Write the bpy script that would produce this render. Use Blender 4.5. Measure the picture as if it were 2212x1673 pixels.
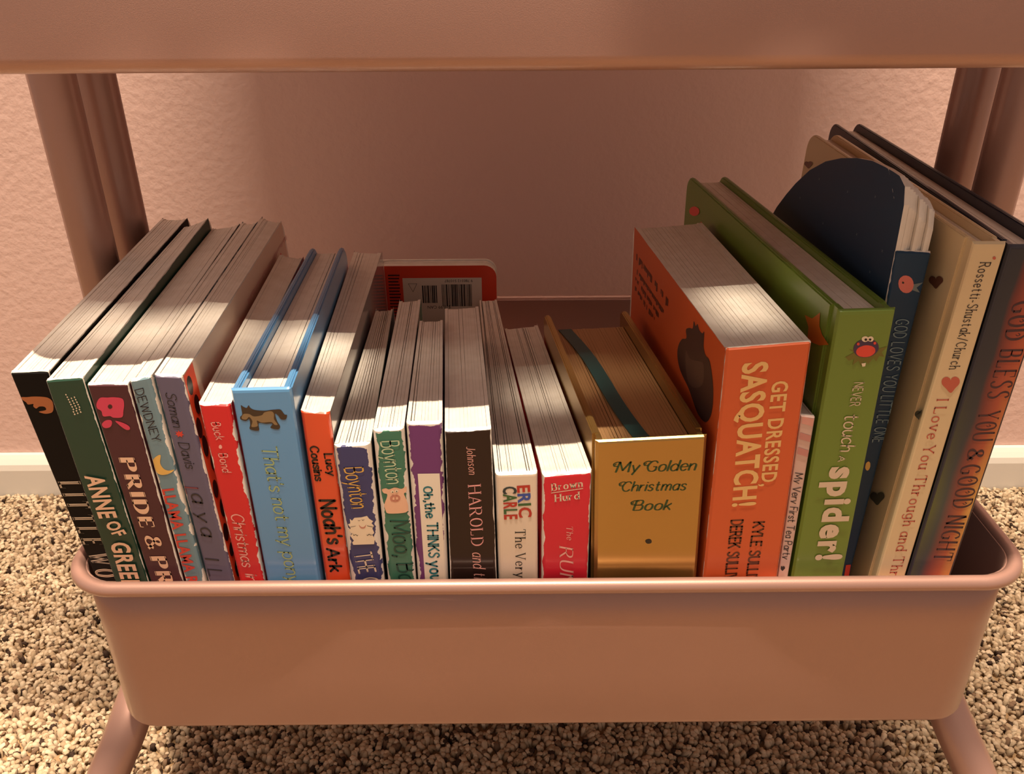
import bpy, bmesh, math, random
from mathutils import Vector
import numpy as np

random.seed(7)
rng = np.random.default_rng(11)
for o in list(bpy.data.objects):
    bpy.data.objects.remove(o, do_unlink=True)
scene = bpy.context.scene
COL = scene.collection

# ------------------------------------------------------------------ heights of the cart (metres)
Z_TRAY = .157           # underside of the lower tray
H_TRAY = .1002          # height of a tray
Z_RIM = Z_TRAY + H_TRAY
TIER = .3152             # spacing of the trays
Y_WALL = .4455

# ------------------------------------------------------------------ camera
cam_d = bpy.data.cameras.new('camera')
cam = bpy.data.objects.new('camera', cam_d)
COL.objects.link(cam)
PITCH, ROLL, YAW = math.radians(28.0), math.radians(-.35), math.radians(.15)
fwd = Vector((math.sin(YAW) * math.cos(PITCH), math.cos(YAW) * math.cos(PITCH), -math.sin(PITCH)))
r0 = Vector((math.cos(YAW), -math.sin(YAW), 0))
u0 = r0.cross(fwd)
right = math.cos(ROLL) * r0 + math.sin(ROLL) * u0
up = -math.sin(ROLL) * r0 + math.cos(ROLL) * u0
from mathutils import Matrix
m = Matrix((right, up, -fwd)).transposed().to_4x4()
m.translation = Vector((-.0157, -.294, Z_RIM + .256))
cam.matrix_world = m
cam_d.sensor_fit = 'HORIZONTAL'
cam_d.sensor_width = 36
cam_d.lens = 1840 / 2212 * 36
cam_d.clip_start = .01
scene.camera = cam

# ------------------------------------------------------------------ light and exposure
world = bpy.data.worlds.new('room_glow')
scene.world = world
world.use_nodes = True
bg = world.node_tree.nodes['Background']
bg.inputs[0].default_value = (1.0, .765, .645, 1)
bg.inputs[1].default_value = .40

def fill_ramp(els, stops):
    els[0].position, els[0].color = stops[0]
    els[1].position, els[1].color = stops[-1]
    for pos, c in stops[1:-1]:
        els.new(pos).color = c

def lamp(name, kind, loc, target, power, col, size=.2, spot=None, blend=.6, sx=None):
    l = bpy.data.lights.new(name, kind)
    l.energy = power
    l.color = col
    if kind == 'AREA':
        l.shape = 'DISK'
        l.size = size
    else:
        l.shadow_soft_size = size
    if spot:
        l.spot_size = math.radians(spot)
        l.spot_blend = blend
    ob = bpy.data.objects.new(name, l)
    COL.objects.link(ob)
    ob.location = loc
    ob.rotation_euler = (Vector(target) - Vector(loc)).to_track_quat('-Z', 'Y').to_euler()
    return ob

WARM = (1.0, .81, .60)
bar_lamp = lamp('linear_ceiling_lamp', 'AREA', (0, -.112, 2.7), (0, .0, 0), 138, WARM, .05)
bar_lamp.data.shape = 'RECTANGLE'
bar_lamp.data.size, bar_lamp.data.size_y = .45, .05

def shaped_spot(name, loc, target, power, cone, soft, half, ragged, speck_lo, speck_hi, floor_, stops, dist, x0):
    """an added spot whose beam is masked in its light nodes: a ragged bar of light, uneven along its length"""
    ob = lamp(name, 'SPOT', loc, target, power, WARM, .012, cone, .1)
    ob.data.use_nodes = True
    dn, dk = ob.data.node_tree.nodes, ob.data.node_tree.links
    def dmath(op, *a):
        q = dn.new('ShaderNodeMath'); q.operation = op
        for i, x in enumerate(a):
            if isinstance(x, (int, float)): q.inputs[i].default_value = x
            else: dk.new(x, q.inputs[i])
        return q.outputs[0]
    def smooth(src, lo, hi):
        q = dn.new('ShaderNodeMapRange'); q.interpolation_type = 'SMOOTHSTEP'
        q.inputs['From Min'].default_value = lo; q.inputs['From Max'].default_value = hi
        dk.new(src, q.inputs['Value'])
        return q.outputs[0]
    tc = dn.new('ShaderNodeTexCoord')
    sp = dn.new('ShaderNodeSeparateXYZ'); dk.new(tc.outputs['Normal'], sp.inputs[0])
    uu = dmath('DIVIDE', sp.outputs[0], sp.outputs[2])
    vv = dmath('DIVIDE', sp.outputs[1], sp.outputs[2])
    nz = dn.new('ShaderNodeTexNoise'); nz.inputs['Scale'].default_value = 1.0; nz.inputs['Detail'].default_value = 2
    cv = dn.new('ShaderNodeCombineXYZ')
    dk.new(dmath('MULTIPLY', uu, 62.0), cv.inputs[0]); dk.new(dmath('MULTIPLY', vv, 170.0), cv.inputs[1])
    dk.new(cv.outputs[0], nz.inputs['Vector'])
    wobble = dmath('MULTIPLY_ADD', nz.outputs[0], 2 * ragged, -ragged)
    bar = smooth(dmath('SUBTRACT', half, dmath('ABSOLUTE', dmath('ADD', vv, wobble))), 0, soft)
    speck = dmath('MAXIMUM', smooth(nz.outputs[0], speck_lo, speck_hi), floor_)
    rmp = dn.new('ShaderNodeValToRGB')
    fill_ramp(rmp.color_ramp.elements, [((x + .25) / .5, (s, s, s, 1)) for x, s in stops])
    dk.new(dmath('MULTIPLY_ADD', uu, -dist / .5, (.25 + x0) / .5), rmp.inputs[0])
    dk.new(dmath('MULTIPLY', dmath('MULTIPLY', bar, speck), rmp.outputs[0]), dn['Emission'].inputs[1])

# added spot, beam masked to a bar along the front of the book tops, stopped at the back by the tray above
shaped_spot('added_strip_beam', (-.08, -.345, 2.5), (-.08, .045, .345), 400, 18, .002, .0195, .0005, 0, .01, 1,
            [(-.245, 1), (.020, 1), (.034, .0)], 2.19, -.08)
# added spot, its noise-masked beam shaped into dapples further back
shaped_spot('added_dapple_beam', (-.05, -1.20, 2.30), (-.05, .060, .355), 480, 24, .0035, .0085, .007, .40, .58, .3,
            [(-.245, .3), (-.20, .75), (-.155, .65), (-.128, .7), (-.11, 1), (-.092, .8), (-.078, .1), (-.02, .04), (-.004, .55), (.014, .7), (.030, .15),
             (.072, .2), (.078, 1), (.100, 1), (.108, 0)], 2.32, -.05)

vs = scene.view_settings
scene.display_settings.display_device = 'sRGB'
vs.view_transform = 'Standard'
vs.look = 'None'
vs.exposure = -.12
vs.gamma = 1.0
vs.use_curve_mapping = False
scene.cycles.use_denoising = True
scene.cycles.max_bounces = 8

# ------------------------------------------------------------------ materials
MATS = {}

def srgb(r, g, b):
    f = lambda c: (c / 255 / 12.92) if c <= 10 else ((c / 255 + .055) / 1.055) ** 2.4
    return (f(r), f(g), f(b), 1)

def pbr(name, col, rough=.5, metal=0.0, coat=0.0, spec=.5):
    if name in MATS:
        return MATS[name]
    mt = bpy.data.materials.new(name)
    mt.use_nodes = True
    p = mt.node_tree.nodes['Principled BSDF']
    p.inputs['Base Color'].default_value = col
    p.inputs['Roughness'].default_value = rough
    p.inputs['Metallic'].default_value = metal
    p.inputs['Specular IOR Level'].default_value = spec
    p.inputs['Coat Weight'].default_value = coat
    p.inputs['Coat Roughness'].default_value = .12
    MATS[name] = mt
    return mt

def nodes(mt):
    return mt.node_tree.nodes, mt.node_tree.links, mt.node_tree.nodes['Principled BSDF']

def tex_noise(mt, scale, detail=3, coord='Object'):
    n, l, p = nodes(mt)
    tc = n.new('ShaderNodeTexCoord')
    t = n.new('ShaderNodeTexNoise')
    t.inputs['Scale'].default_value = scale
    t.inputs['Detail'].default_value = detail
    l.new(tc.outputs[coord], t.inputs['Vector'])
    return t

def ramp(mt, src, stops):
    n, l, p = nodes(mt)
    r = n.new('ShaderNodeValToRGB')
    fill_ramp(r.color_ramp.elements, stops)
    l.new(src, r.inputs[0])
    return r

def bump(mt, src, strength, dist):
    n, l, p = nodes(mt)
    b = n.new('ShaderNodeBump')
    b.inputs['Strength'].default_value = strength
    b.inputs['Distance'].default_value = dist
    l.new(src, b.inputs['Height'])
    l.new(b.outputs[0], p.inputs['Normal'])

def print_mat(name, col, rough=.32, worn=0.0, amp=.0, coat=.1, white=(.80, .74, .68, 1)):
    """printed cover stock; worn > 0 lets the white board show along the rubbed edges (UV.x = distance from an edge in m)"""
    if name in MATS:
        return MATS[name]
    mt = pbr(name, col, rough, 0, coat, .4)
    if worn <= 0:
        return mt
    n, l, p = nodes(mt)
    uv = n.new('ShaderNodeUVMap')
    uv.uv_map = 'wear'
    sep = n.new('ShaderNodeSeparateXYZ')
    l.new(uv.outputs[0], sep.inputs[0])
    t = tex_noise(mt, 330, 5)
    t2 = tex_noise(mt, 75, 2)
    a = n.new('ShaderNodeMath'); a.operation = 'MULTIPLY_ADD'
    l.new(t.outputs[0], a.inputs[0]); a.inputs[1].default_value = amp; a.inputs[2].default_value = -amp * 1.7
    a2 = n.new('ShaderNodeMath'); a2.operation = 'MULTIPLY_ADD'
    l.new(t2.outputs[0], a2.inputs[0]); a2.inputs[1].default_value = amp * 2.2
    l.new(a.outputs[0], a2.inputs[2])
    s = n.new('ShaderNodeMath'); s.operation = 'SUBTRACT'
    l.new(sep.outputs[0], s.inputs[0]); l.new(a2.outputs[0], s.inputs[1])
    g = n.new('ShaderNodeMath'); g.operation = 'GREATER_THAN'
    l.new(s.outputs[0], g.inputs[0]); g.inputs[1].default_value = worn
    mx = n.new('ShaderNodeMix'); mx.data_type = 'RGBA'
    l.new(g.outputs[0], mx.inputs[0])
    mx.inputs[6].default_value = white
    mx.inputs[7].default_value = col
    l.new(mx.outputs[2], p.inputs['Base Color'])
    return mt

def flat(name):
    return MATS[name]

PRINTS = {'cream': (226, 205, 180), 'peach': (232, 190, 160), 'ink': (40, 36, 44), 'red_print': (205, 60, 50),
          'dull_red': (120, 50, 62), 'pale_pink': (238, 175, 165), 'pink': (235, 165, 165), 'pale_green': (160, 180, 125),
          'black': (18, 14, 14), 'yellow': (222, 175, 85), 'pale_mint': (195, 210, 175), 'deep_green': (22, 68, 58),
          'teal': (40, 120, 130), 'dark_green': (28, 72, 34), 'cream_print': (245, 200, 130), 'brown_ink': (95, 45, 25),
          'pale_blue': (120, 150, 165), 'navy_ink': (62, 32, 48), 'skin_brown': (165, 95, 55), 'flower_pink': (205, 60, 90),
          'maroon_dark': (60, 20, 25), 'moon_yellow': (225, 180, 95), 'pony_dark': (58, 44, 32), 'pony_tan': (135, 112, 80),
          'animal_white': (240, 222, 195), 'pig_pink': (238, 190, 160), 'pig_snout': (200, 135, 115), 'panel_white': (238, 228, 212),
          'stripe_pink': (215, 150, 145), 'leaf_olive': (112, 108, 40), 'critter_navy': (62, 42, 82), 'critter_red': (232, 72, 60),
          'bird_pink': (225, 120, 110), 'sasq_dark': (72, 52, 48), 'sasq_grey': (98, 76, 66), 'critter_orange': (190, 110, 40),
          'heart_brown': (120, 78, 62), 'heart_grey': (98, 95, 80), 'red_soft': (200, 98, 80), 'bar_black': (40, 34, 32), 'label_white': (225, 210, 195),
          'carle_red': (185, 50, 40), 'carle_blue': (50, 80, 165), 'carle_green': (55, 100, 55), 'carle_black': (35, 55, 60),
          'ladybug_red': (235, 85, 50), 'star_dust': (110, 125, 130)}
for k, c in PRINTS.items():
    pbr('print_' + k, srgb(*c), .4, 0, .15)
def ink(k):
    return MATS['print_' + k]

board = pbr('board_white', (.80, .735, .67, 1), .7)
n_, l_, p_ = nodes(board)
r_ = ramp(board, tex_noise(board, 160, 4).outputs[0], [(.3, (.81, .75, .67, 1)), (.7, (.89, .84, .77, 1))])
l_.new(r_.outputs[0], p_.inputs['Base Color'])
paper = pbr('paper_cream', (.78, .70, .60, 1), .8)
n_, l_, p_ = nodes(paper)
r_ = ramp(paper, tex_noise(paper, 120, 3).outputs[0], [(.3, (.72, .63, .54, 1)), (.7, (.80, .73, .64, 1))])
l_.new(r_.outputs[0], p_.inputs['Base Color'])

rose = pbr('rose_gold_metal', (.43, .25, .205, 1), .46, .36, .7)
rose.node_tree.nodes['Principled BSDF'].inputs['Coat Roughness'].default_value = .20
n_, l_, p_ = nodes(rose)
t_ = tex_noise(rose, 2600, 2)
bump(rose, t_.outputs[0], .10, .0004)
r_ = ramp(rose, tex_noise(rose, 9, 3).outputs[0], [(.3, (.417, .242, .198, 1)), (.7, (.443, .258, .212, 1))])
l_.new(r_.outputs[0], p_.inputs['Base Color'])
rubber = pbr('caster_rubber', (.03, .028, .027, 1), .6)

wallm = pbr('pink_wall_paint', (.80, .56, .50, 1), .75)
n_, l_, p_ = nodes(wallm)
t_ = tex_noise(wallm, 150, 4)
bump(wallm, t_.outputs[0], .24, .003)
trimm = pbr('white_trim_paint', (.80, .76, .70, 1), .35)
carpet_base = pbr('carpet_backing', srgb(160, 130, 95), .95)
carpetm = pbr('carpet_yarn', srgb(196, 164, 122), .95, spec=.2)
n_, l_, p_ = nodes(carpetm)
at_ = n_.new('ShaderNodeAttribute'); at_.attribute_name = 'yarn'
l_.new(at_.outputs['Color'], p_.inputs['Base Color'])
goldm = pbr('gold_foil', (.46, .30, .10, 1), .27, .82)
giltm = pbr('gilt_page_edge', (.50, .29, .13, 1), .5, .35)
ribbonm = pbr('teal_satin', srgb(30, 78, 80), .4)

# ------------------------------------------------------------------ mesh collecting
class MB:
    def __init__(self):
        self.v, self.f, self.m, self.uv = [], [], [], []
        self.mats = []
    def mi(self, mt):
        if mt not in self.mats:
            self.mats.append(mt)
        return self.mats.index(mt)
    def add(self, verts, faces, mt, uvs=None):
        b = len(self.v)
        self.v += [tuple(x) for x in verts]
        k = self.mi(mt)
        for f in faces:
            self.f.append(tuple(b + i for i in f))
            self.m.append(k)
        self.uv += list(uvs) if uvs else [(1.0, 1.0)] * len(verts)
    def build(self, name, parent=None, smooth=False, origin=None):
        me = bpy.data.meshes.new(name)
        og = Vector(origin) if origin else Vector((0, 0, 0))
        me.from_pydata([tuple(Vector(p) - og) for p in self.v], [], self.f)
        for mt in self.mats:
            me.materials.append(mt)
        me.polygons.foreach_set('material_index', self.m)
        uvl = me.uv_layers.new(name='wear')
        li = np.zeros(len(me.loops), dtype=np.int32)
        me.loops.foreach_get('vertex_index', li)
        uvl.data.foreach_set('uv', np.array(self.uv, dtype=np.float32)[li].ravel())
        if smooth:
            me.polygons.foreach_set('use_smooth', [True] * len(me.polygons))
        me.update()
        o = bpy.data.objects.new(name, me)
        COL.objects.link(o)
        if origin:
            o.location = og
        if parent:
            o.parent = parent
            o.matrix_parent_inverse = Matrix.Translation(-parent.location)
        return o

def thing(name, label, cat, loc, group=None):
    o = bpy.data.objects.new(name, None)
    o.empty_display_size = .02
    COL.objects.link(o)
    o.location = loc
    o['label'] = label
    o['category'] = cat
    if group:
        o['group'] = group
    return o

def struct(o):
    o['kind'] = 'structure'
    return o

def box(mb, lo, hi, mt):
    x0, y0, z0 = lo; x1, y1, z1 = hi
    mb.add([(x0, y0, z0), (x1, y0, z0), (x1, y1, z0), (x0, y1, z0), (x0, y0, z1), (x1, y0, z1), (x1, y1, z1), (x0, y1, z1)],
           [(3, 2, 1, 0), (4, 5, 6, 7), (0, 1, 5, 4), (1, 2, 6, 5), (2, 3, 7, 6), (3, 0, 4, 7)], mt)

def tube(mb, pts, rad, mt, n=16, closed=False, caps=True):
    pts = [Vector(p) for p in pts]
    N = len(pts)
    rings = []
    prev = None
    for i, p in enumerate(pts):
        if closed:
            d = pts[(i + 1) % N] - pts[i - 1]
        else:
            d = pts[min(i + 1, N - 1)] - pts[max(i - 1, 0)]
        d.normalize()
        if prev is None:
            a = Vector((0, 0, 1)) if abs(d.z) < .9 else Vector((1, 0, 0))
            x = (a - d * a.dot(d)).normalized()
        else:
            x = (prev - d * prev.dot(d)).normalized()
        prev = x
        y = d.cross(x)
        r = rad(i / (N - 1)) if callable(rad) else rad
        rings.append([p + (x * math.cos(2 * math.pi * k / n) + y * math.sin(2 * math.pi * k / n)) * r for k in range(n)])
    vs_ = [q for r in rings for q in r]
    fs = []
    for i in range(N if closed else N - 1):
        j = (i + 1) % N
        for k in range(n):
            k2 = (k + 1) % n
            fs.append((i * n + k, i * n + k2, j * n + k2, j * n + k))
    if not closed and caps:
        fs.append(tuple(range(n))[::-1])
        fs.append(tuple((N - 1) * n + k for k in range(n)))
    mb.add(vs_, fs, mt)

# ------------------------------------------------------------------ the setting
mb = MB(); box(mb, (-2.2, -1.6, -.03), (2.2, Y_WALL + .1, 0), carpet_base)
floor = struct(mb.build('floor'))
mb = MB(); box(mb, (-2.2, Y_WALL, 0), (2.2, Y_WALL + .1, 2.7), wallm)
wall_back = struct(mb.build('wall_back'))
mb = MB()
prof = [(0, 0), (-.012, 0), (-.012, .034), (-.0105, .040), (-.007, .0445), (-.004, .0480), (0, .0485)]
vsx = [(x, Y_WALL + y - .0003, z) for x in (-2.2, 2.2) for (y, z) in prof]
k_ = len(prof)
mb.add(vsx, [(i, (i + 1) % k_, k_ + (i + 1) % k_, k_ + i) for i in range(k_)] + [tuple(range(k_))[::-1], tuple(range(k_, 2 * k_))], trimm)
baseboard = struct(mb.build('baseboard_back'))

def carpet():
    sp = .0033
    xs = np.arange(-.80, .80, sp)
    ys = np.arange(-.12, Y_WALL - .0135, sp)
    X, Y = np.meshgrid(xs, ys)
    X = X.ravel() + rng.normal(0, .0012, X.size)
    Y = np.minimum(Y.ravel() + rng.normal(0, .0012, Y.size), Y_WALL - .0145)
    n = X.size
    S = 5
    rad = rng.uniform(.0016, .0026, n)
    hgt = rng.uniform(.0050, .0066, n)
    # clumps: tufts lean together, and small pits open between them
    ph = np.sin(X * 230 + 2 * np.sin(Y * 170)) + np.cos(Y * 260 + 1.7 * np.sin(X * 140))
    hgt *= 1 + .08 * ph
    lx = rng.normal(0, .0016, n) + .0012 * np.cos(X * 190 + Y * 90)
    ly = rng.normal(0, .0016, n) + .0012 * np.sin(Y * 210 - X * 70)
    ang = np.arange(S) / S * 2 * np.pi
    rot = rng.uniform(0, 6.28, n)
    lev = [(0, .75, 0), (.62, 1.05, .55), (.90, .86, .95)]
    V = np.zeros((n, S * 3 + 1, 3), dtype=np.float32)
    for li, (hz, rr, le) in enumerate(lev):
        for k in range(S):
            V[:, li * S + k, 0] = X + lx * le + rad * rr * np.cos(ang[k] + rot + li * .5)
            V[:, li * S + k, 1] = Y + ly * le + rad * rr * np.sin(ang[k] + rot + li * .5)
            V[:, li * S + k, 2] = hgt * hz
    V[:, -1, 0] = X + lx; V[:, -1, 1] = Y + ly; V[:, -1, 2] = hgt * 1.03
    V[:, :, 1] = np.minimum(V[:, :, 1], Y_WALL - .0126)
    quads = []
    for li in range(2):
        for k in range(S):
            quads.append((li * S + k, li * S + (k + 1) % S, (li + 1) * S + (k + 1) % S, (li + 1) * S + k))
    tris = [(2 * S + k, 2 * S + (k + 1) % S, 3 * S) for k in range(S)]
    npv = S * 3 + 1
    loops1 = np.array(quads).ravel()
    loops2 = np.array(tris).ravel()
    per = np.concatenate([loops1, loops2])
    L = (per[None, :] + (np.arange(n) * npv)[:, None]).ravel().astype(np.int32)
    tot = np.tile(np.array([4] * len(quads) + [3] * len(tris), dtype=np.int32), n)
    st = np.concatenate([[0], np.cumsum(tot)[:-1]]).astype(np.int32)
    me = bpy.data.meshes.new('carpet_pile')
    me.vertices.add(n * npv); me.vertices.foreach_set('co', V.ravel())
    me.loops.add(L.size); me.loops.foreach_set('vertex_index', L)
    me.polygons.add(tot.size); me.polygons.foreach_set('loop_start', st)
    me.update(calc_edges=True)
    me.polygons.foreach_set('use_smooth', np.ones(tot.size, dtype=bool))
    u = rng.uniform(0, 1, n)
    pal = np.array([srgb(204, 184, 158), srgb(188, 167, 140), srgb(168, 145, 118), srgb(124, 100, 80), srgb(62, 47, 39)])
    th = np.array([.30, .62, .86, .955])
    # dark flecks gather in little knots
    u = np.clip(u + .10 * (np.sin(X * 310 + 3 * np.sin(Y * 120)) * np.sin(Y * 290 + X * 60)), 0, 1)
    idx = np.searchsorted(th, u)
    c = pal[idx] * rng.uniform(.88, 1.12, (n, 1)); c[:, 3] = 1
    ca = me.color_attributes.new('yarn', 'FLOAT_COLOR', 'POINT')
    ca.data.foreach_set('color', np.repeat(c, npv, axis=0).astype(np.float32).ravel())
    me.materials.append(carpetm)
    o = bpy.data.objects.new('carpet_pile', me)
    COL.objects.link(o)
    o['kind'] = 'stuff'
    o['label'] = 'speckled beige frieze carpet pile covering the floor under the cart'
    o['category'] = 'carpet'
carpet()

# ------------------------------------------------------------------ the rolling cart
cart = thing('rolling_cart', 'rose gold metal rolling cart with stacked trays standing against the pink wall', 'cart', (0, .175, 0))
BX, BY0, BY1 = .2178, .0066, .3434      # outside of a tray's walls
CXT = .001

def rrect(hx, y0, y1, r, n=8):
    out = []
    for cx, cy, a0 in ((hx - r, y0 + r, -90), (hx - r, y1 - r, 0), (-hx + r, y1 - r, 90), (-hx + r, y0 + r, 180)):
        for i in range(n + 1):
            a = math.radians(a0 + 90 * i / n)
            out.append((CXT + cx + r * math.cos(a), cy + r * math.sin(a)))
    return out

def tray(z0):
    mb = MB()
    rows = []
    R, F, TH = .021, .0055, .0012
    ztop = z0 + H_TRAY - .0035
    def ring(inset, z):
        return [(x, y, z) for x, y in rrect(BX - inset, BY0 + inset, BY1 - inset, max(R - inset, .004))]
    rows.append(ring(0, ztop))
    rows.append(ring(0, ztop - .03)); rows.append(ring(0, ztop - .06))
    for i in range(7):
        a = math.radians(90 * i / 6)
        rows.append(ring(F * (1 - math.cos(a)), z0 + F * (1 - math.sin(a))))
    n = len(rows[0])
    outer = len(rows)
    f2 = F - TH
    for i in range(6, -1, -1):
        a = math.radians(90 * i / 6)
        rows.append(ring(TH + f2 * (1 - math.cos(a)), z0 + TH + f2 * (1 - math.sin(a))))
    rows.append(ring(TH, ztop))
    vs_ = [p for r in rows for p in r]
    fs = []
    for i in range(len(rows) - 1):
        if i == outer - 1:
            continue
        for k in range(n):
            k2 = (k + 1) % n
            fs.append((i * n + k, (i + 1) * n + k, (i + 1) * n + k2, i * n + k2))
    for k in range(n):
        k2 = (k + 1) % n
        fs.append(((len(rows) - 1) * n + k, k, k2, (len(rows) - 1) * n + k2))
    fs.append(tuple((outer - 1) * n + k for k in range(n))[::-1])
    fs.append(tuple(outer * n + k for k in range(n)))
    mb.add(vs_, fs, rose)
    o = mb.build('tray', cart, True)
    mb = MB()
    rb = .0035
    off = rb - .0008
    tube(mb, [(x, y, z0 + H_TRAY - rb - .0011) for x, y in rrect(BX + off, BY0 - off, BY1 + off, R + off, 14)], rb, rose, 16, True)
    r = mb.build('rim', o, True)
    return o
trays = [tray(Z_TRAY + TIER * i) for i in range(3)]

def bez(pts, n=24):
    out = []
    P = [Vector(p) for p in pts]
    for i in range(len(P) - 1):
        p0 = P[max(i - 1, 0)]; p1 = P[i]; p2 = P[i + 1]; p3 = P[min(i + 2, len(P) - 1)]
        for k in range(n):
            t = k / n
            out.append(.5 * ((2 * p1) + (p2 - p0) * t + (2 * p0 - 5 * p1 + 4 * p2 - p3) * t * t + (3 * p1 - p0 - 3 * p2 + p3) * t ** 3))
    out.append(P[-1])
    return out

for sx in (-1, 1):
    for yy, dy in ((.145, -1), (.190, 1)):
        yb = .0 if dy < 0 else .335
        X = .2381
        path = [(sx * X, yy, .92), (sx * X, yy, .6), (sx * X, yy, .35), (sx * X, yy, .22), (sx * (X - .001), yy + dy * .012, .172),
                (sx * (X - .006), yy + dy * .062, .137), (sx * (X - .004), yy + dy * .098, .118), (sx * (X + .008), yy + dy * .122, .090),
                (sx * (X + .016), yy + dy * .135, .062), (sx * (X + .017), yy + dy * .138, .052)]
        mb = MB(); tube(mb, bez(path, 8), .0112, rose, 20)
        post = mb.build('post', cart, True)
        cx, cy = sx * (X + .017), yy + dy * .138
        mb = MB()
        tube(mb, [(cx - .009, cy, .0280), (cx + .009, cy, .0280)], .0195, rubber, 28)
        cs = mb.build('caster', cart, True)
        mb = MB(); box(mb, (cx - .013, cy - .008, .02), (cx - .0105, cy + .008, .052), rose); box(mb, (cx + .0105, cy - .008, .02), (cx + .013, cy + .008, .052), rose)
        box(mb, (cx - .013, cy - .010, .0465), (cx + .013, cy + .010, .053), rose)
        mb.build('caster_fork', cs)
# ------------------------------------------------------------------ lettering: a pen font drawn from strokes
GLYPH = {
'A': '0,0 34,100 68,0|12,34 56,34', 'B': '0,0 0,100|~0,100 38,98 47,76 36,55 0,53|~0,53 46,50 56,27 44,3 0,0',
'C': '~64,80 46,98 20,93 3,64 3,36 20,7 46,1 66,18', 'D': '0,0 0,100|~0,100 34,97 58,76 64,50 58,24 34,3 0,0',
'E': '0,0 0,100|0,100 50,100|0,52 40,52|0,0 52,0', 'F': '0,0 0,100|0,100 50,100|0,52 40,52',
'G': '~64,80 46,98 20,93 3,64 3,36 20,7 46,1 64,14|64,10 64,44|40,44 66,44', 'H': '0,0 0,100|64,0 64,100|0,52 64,52',
'I': '0,0 0,100', 'J': '~42,100 42,40 38,10 22,0 4,8', 'K': '0,0 0,100|58,100 0,44|18,60 62,0', 'L': '0,0 0,100|0,0 50,0',
'M': '0,0 6,100 44,16 82,100 88,0', 'N': '0,0 0,100 62,0 62,100',
'O': '~34,100 13,90 2,64 2,36 13,10 34,0 55,10 66,36 66,64 55,90 34,100', 'P': '0,0 0,100|~0,100 42,97 56,74 42,50 0,47',
'Q': '~34,100 13,90 2,64 2,36 13,10 34,0 55,10 66,36 66,64 55,90 34,100|40,26 70,-10',
'R': '0,0 0,100|~0,100 42,97 54,75 40,53 0,50|26,51 62,0', 'S': '~56,84 40,99 16,95 6,77 18,59 42,46 55,28 46,7 22,0 2,14',
'T': '0,100 70,100|35,100 35,0', 'U': '~0,100 0,34 10,7 32,0 54,7 64,34 64,100', 'V': '0,100 34,0 68,100',
'W': '0,100 24,0 50,88 76,0 100,100', 'X': '0,0 62,100|0,100 62,0', 'Y': '0,100 32,48 64,100|32,48 32,0', 'Z': '0,100 58,100 0,0 60,0',
'&': '~70,4 40,42 14,70 14,90 32,100 46,88 38,66 10,42 2,18 18,1 44,6 66,40', '!': '6,100 6,32|6,7 6,0', ',': '~8,8 8,-6 0,-18',
'.': '4,6 4,0', "'": '4,100 2,78', '-': '0,36 32,36', '/': '0,-12 42,104',
'a': '~46,50 30,64 9,54 1,30 12,4 30,3 46,22|46,64 46,0', 'b': '0,100 0,0|~0,44 22,64 44,54 50,32 42,8 22,0 0,16',
'c': '~44,52 26,64 6,52 1,30 10,6 28,0 46,12', 'd': '50,100 50,0|~50,44 28,64 8,54 0,32 8,8 28,0 50,18',
'e': '~2,34 46,37 40,57 24,65 6,53 1,30 12,6 28,0 46,12', 'f': '~40,94 26,101 14,86 14,40 14,0|0,60 34,60',
'g': '~46,50 28,64 6,53 0,33 10,9 28,5 46,22|~46,64 46,-10 34,-28 14,-28 1,-18', 'h': '0,100 0,0|~0,40 20,62 38,56 42,36 42,0',
'i': '0,64 0,0|0,90 0,84', 'j': '~16,64 16,-12 6,-27 -6,-22|16,90 16,84', 'k': '0,100 0,0|40,64 0,24|14,36 44,0', 'l': '0,100 0,0',
'm': '0,64 0,0|~0,42 16,63 31,56 35,36 35,0|~35,42 51,63 66,56 70,36 70,0', 'n': '0,64 0,0|~0,40 20,62 38,56 42,36 42,0',
'o': '~25,64 7,54 1,32 7,9 25,0 43,9 49,32 43,54 25,64', 'p': '0,64 0,-30|~0,44 22,64 44,54 50,32 42,8 22,0 0,16',
'q': '50,64 50,-30|~50,44 28,64 8,54 0,32 8,8 28,0 50,18', 'r': '0,64 0,0|~0,36 14,58 32,61', 's': '~38,53 24,64 6,58 5,44 20,34 37,22 33,5 18,0 0,10',
't': '~14,90 14,40 15,14 24,1 37,6|0,62 34,62', 'u': '~0,64 0,24 10,3 24,1 40,20|42,64 42,0', 'v': '0,64 24,0 48,64',
'w': '0,64 20,0 38,58 56,0 76,64', 'x': '0,64 44,0|0,0 44,64', 'y': '0,64 25,4|50,64 14,-28', 'z': '0,64 40,64 0,0 42,0'}

def smooth_pts(P, n=5, closed=False):
    out = []
    N = len(P)
    for i in range(N if closed else N - 1):
        g = (lambda k: P[k % N]) if closed else (lambda k: P[min(max(k, 0), N - 1)])
        p0, p1, p2, p3 = g(i - 1), g(i), g(i + 1), g(i + 2)
        for k in range(n):
            t = k / n
            out.append(tuple(.5 * (2 * p1[j] + (p2[j] - p0[j]) * t + (2 * p0[j] - 5 * p1[j] + 4 * p2[j] - p3[j]) * t * t
                                   + (3 * p1[j] - p0[j] - 3 * p2[j] + p3[j]) * t ** 3) for j in (0, 1)))
    if not closed:
        out.append(P[-1])
    return out

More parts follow.
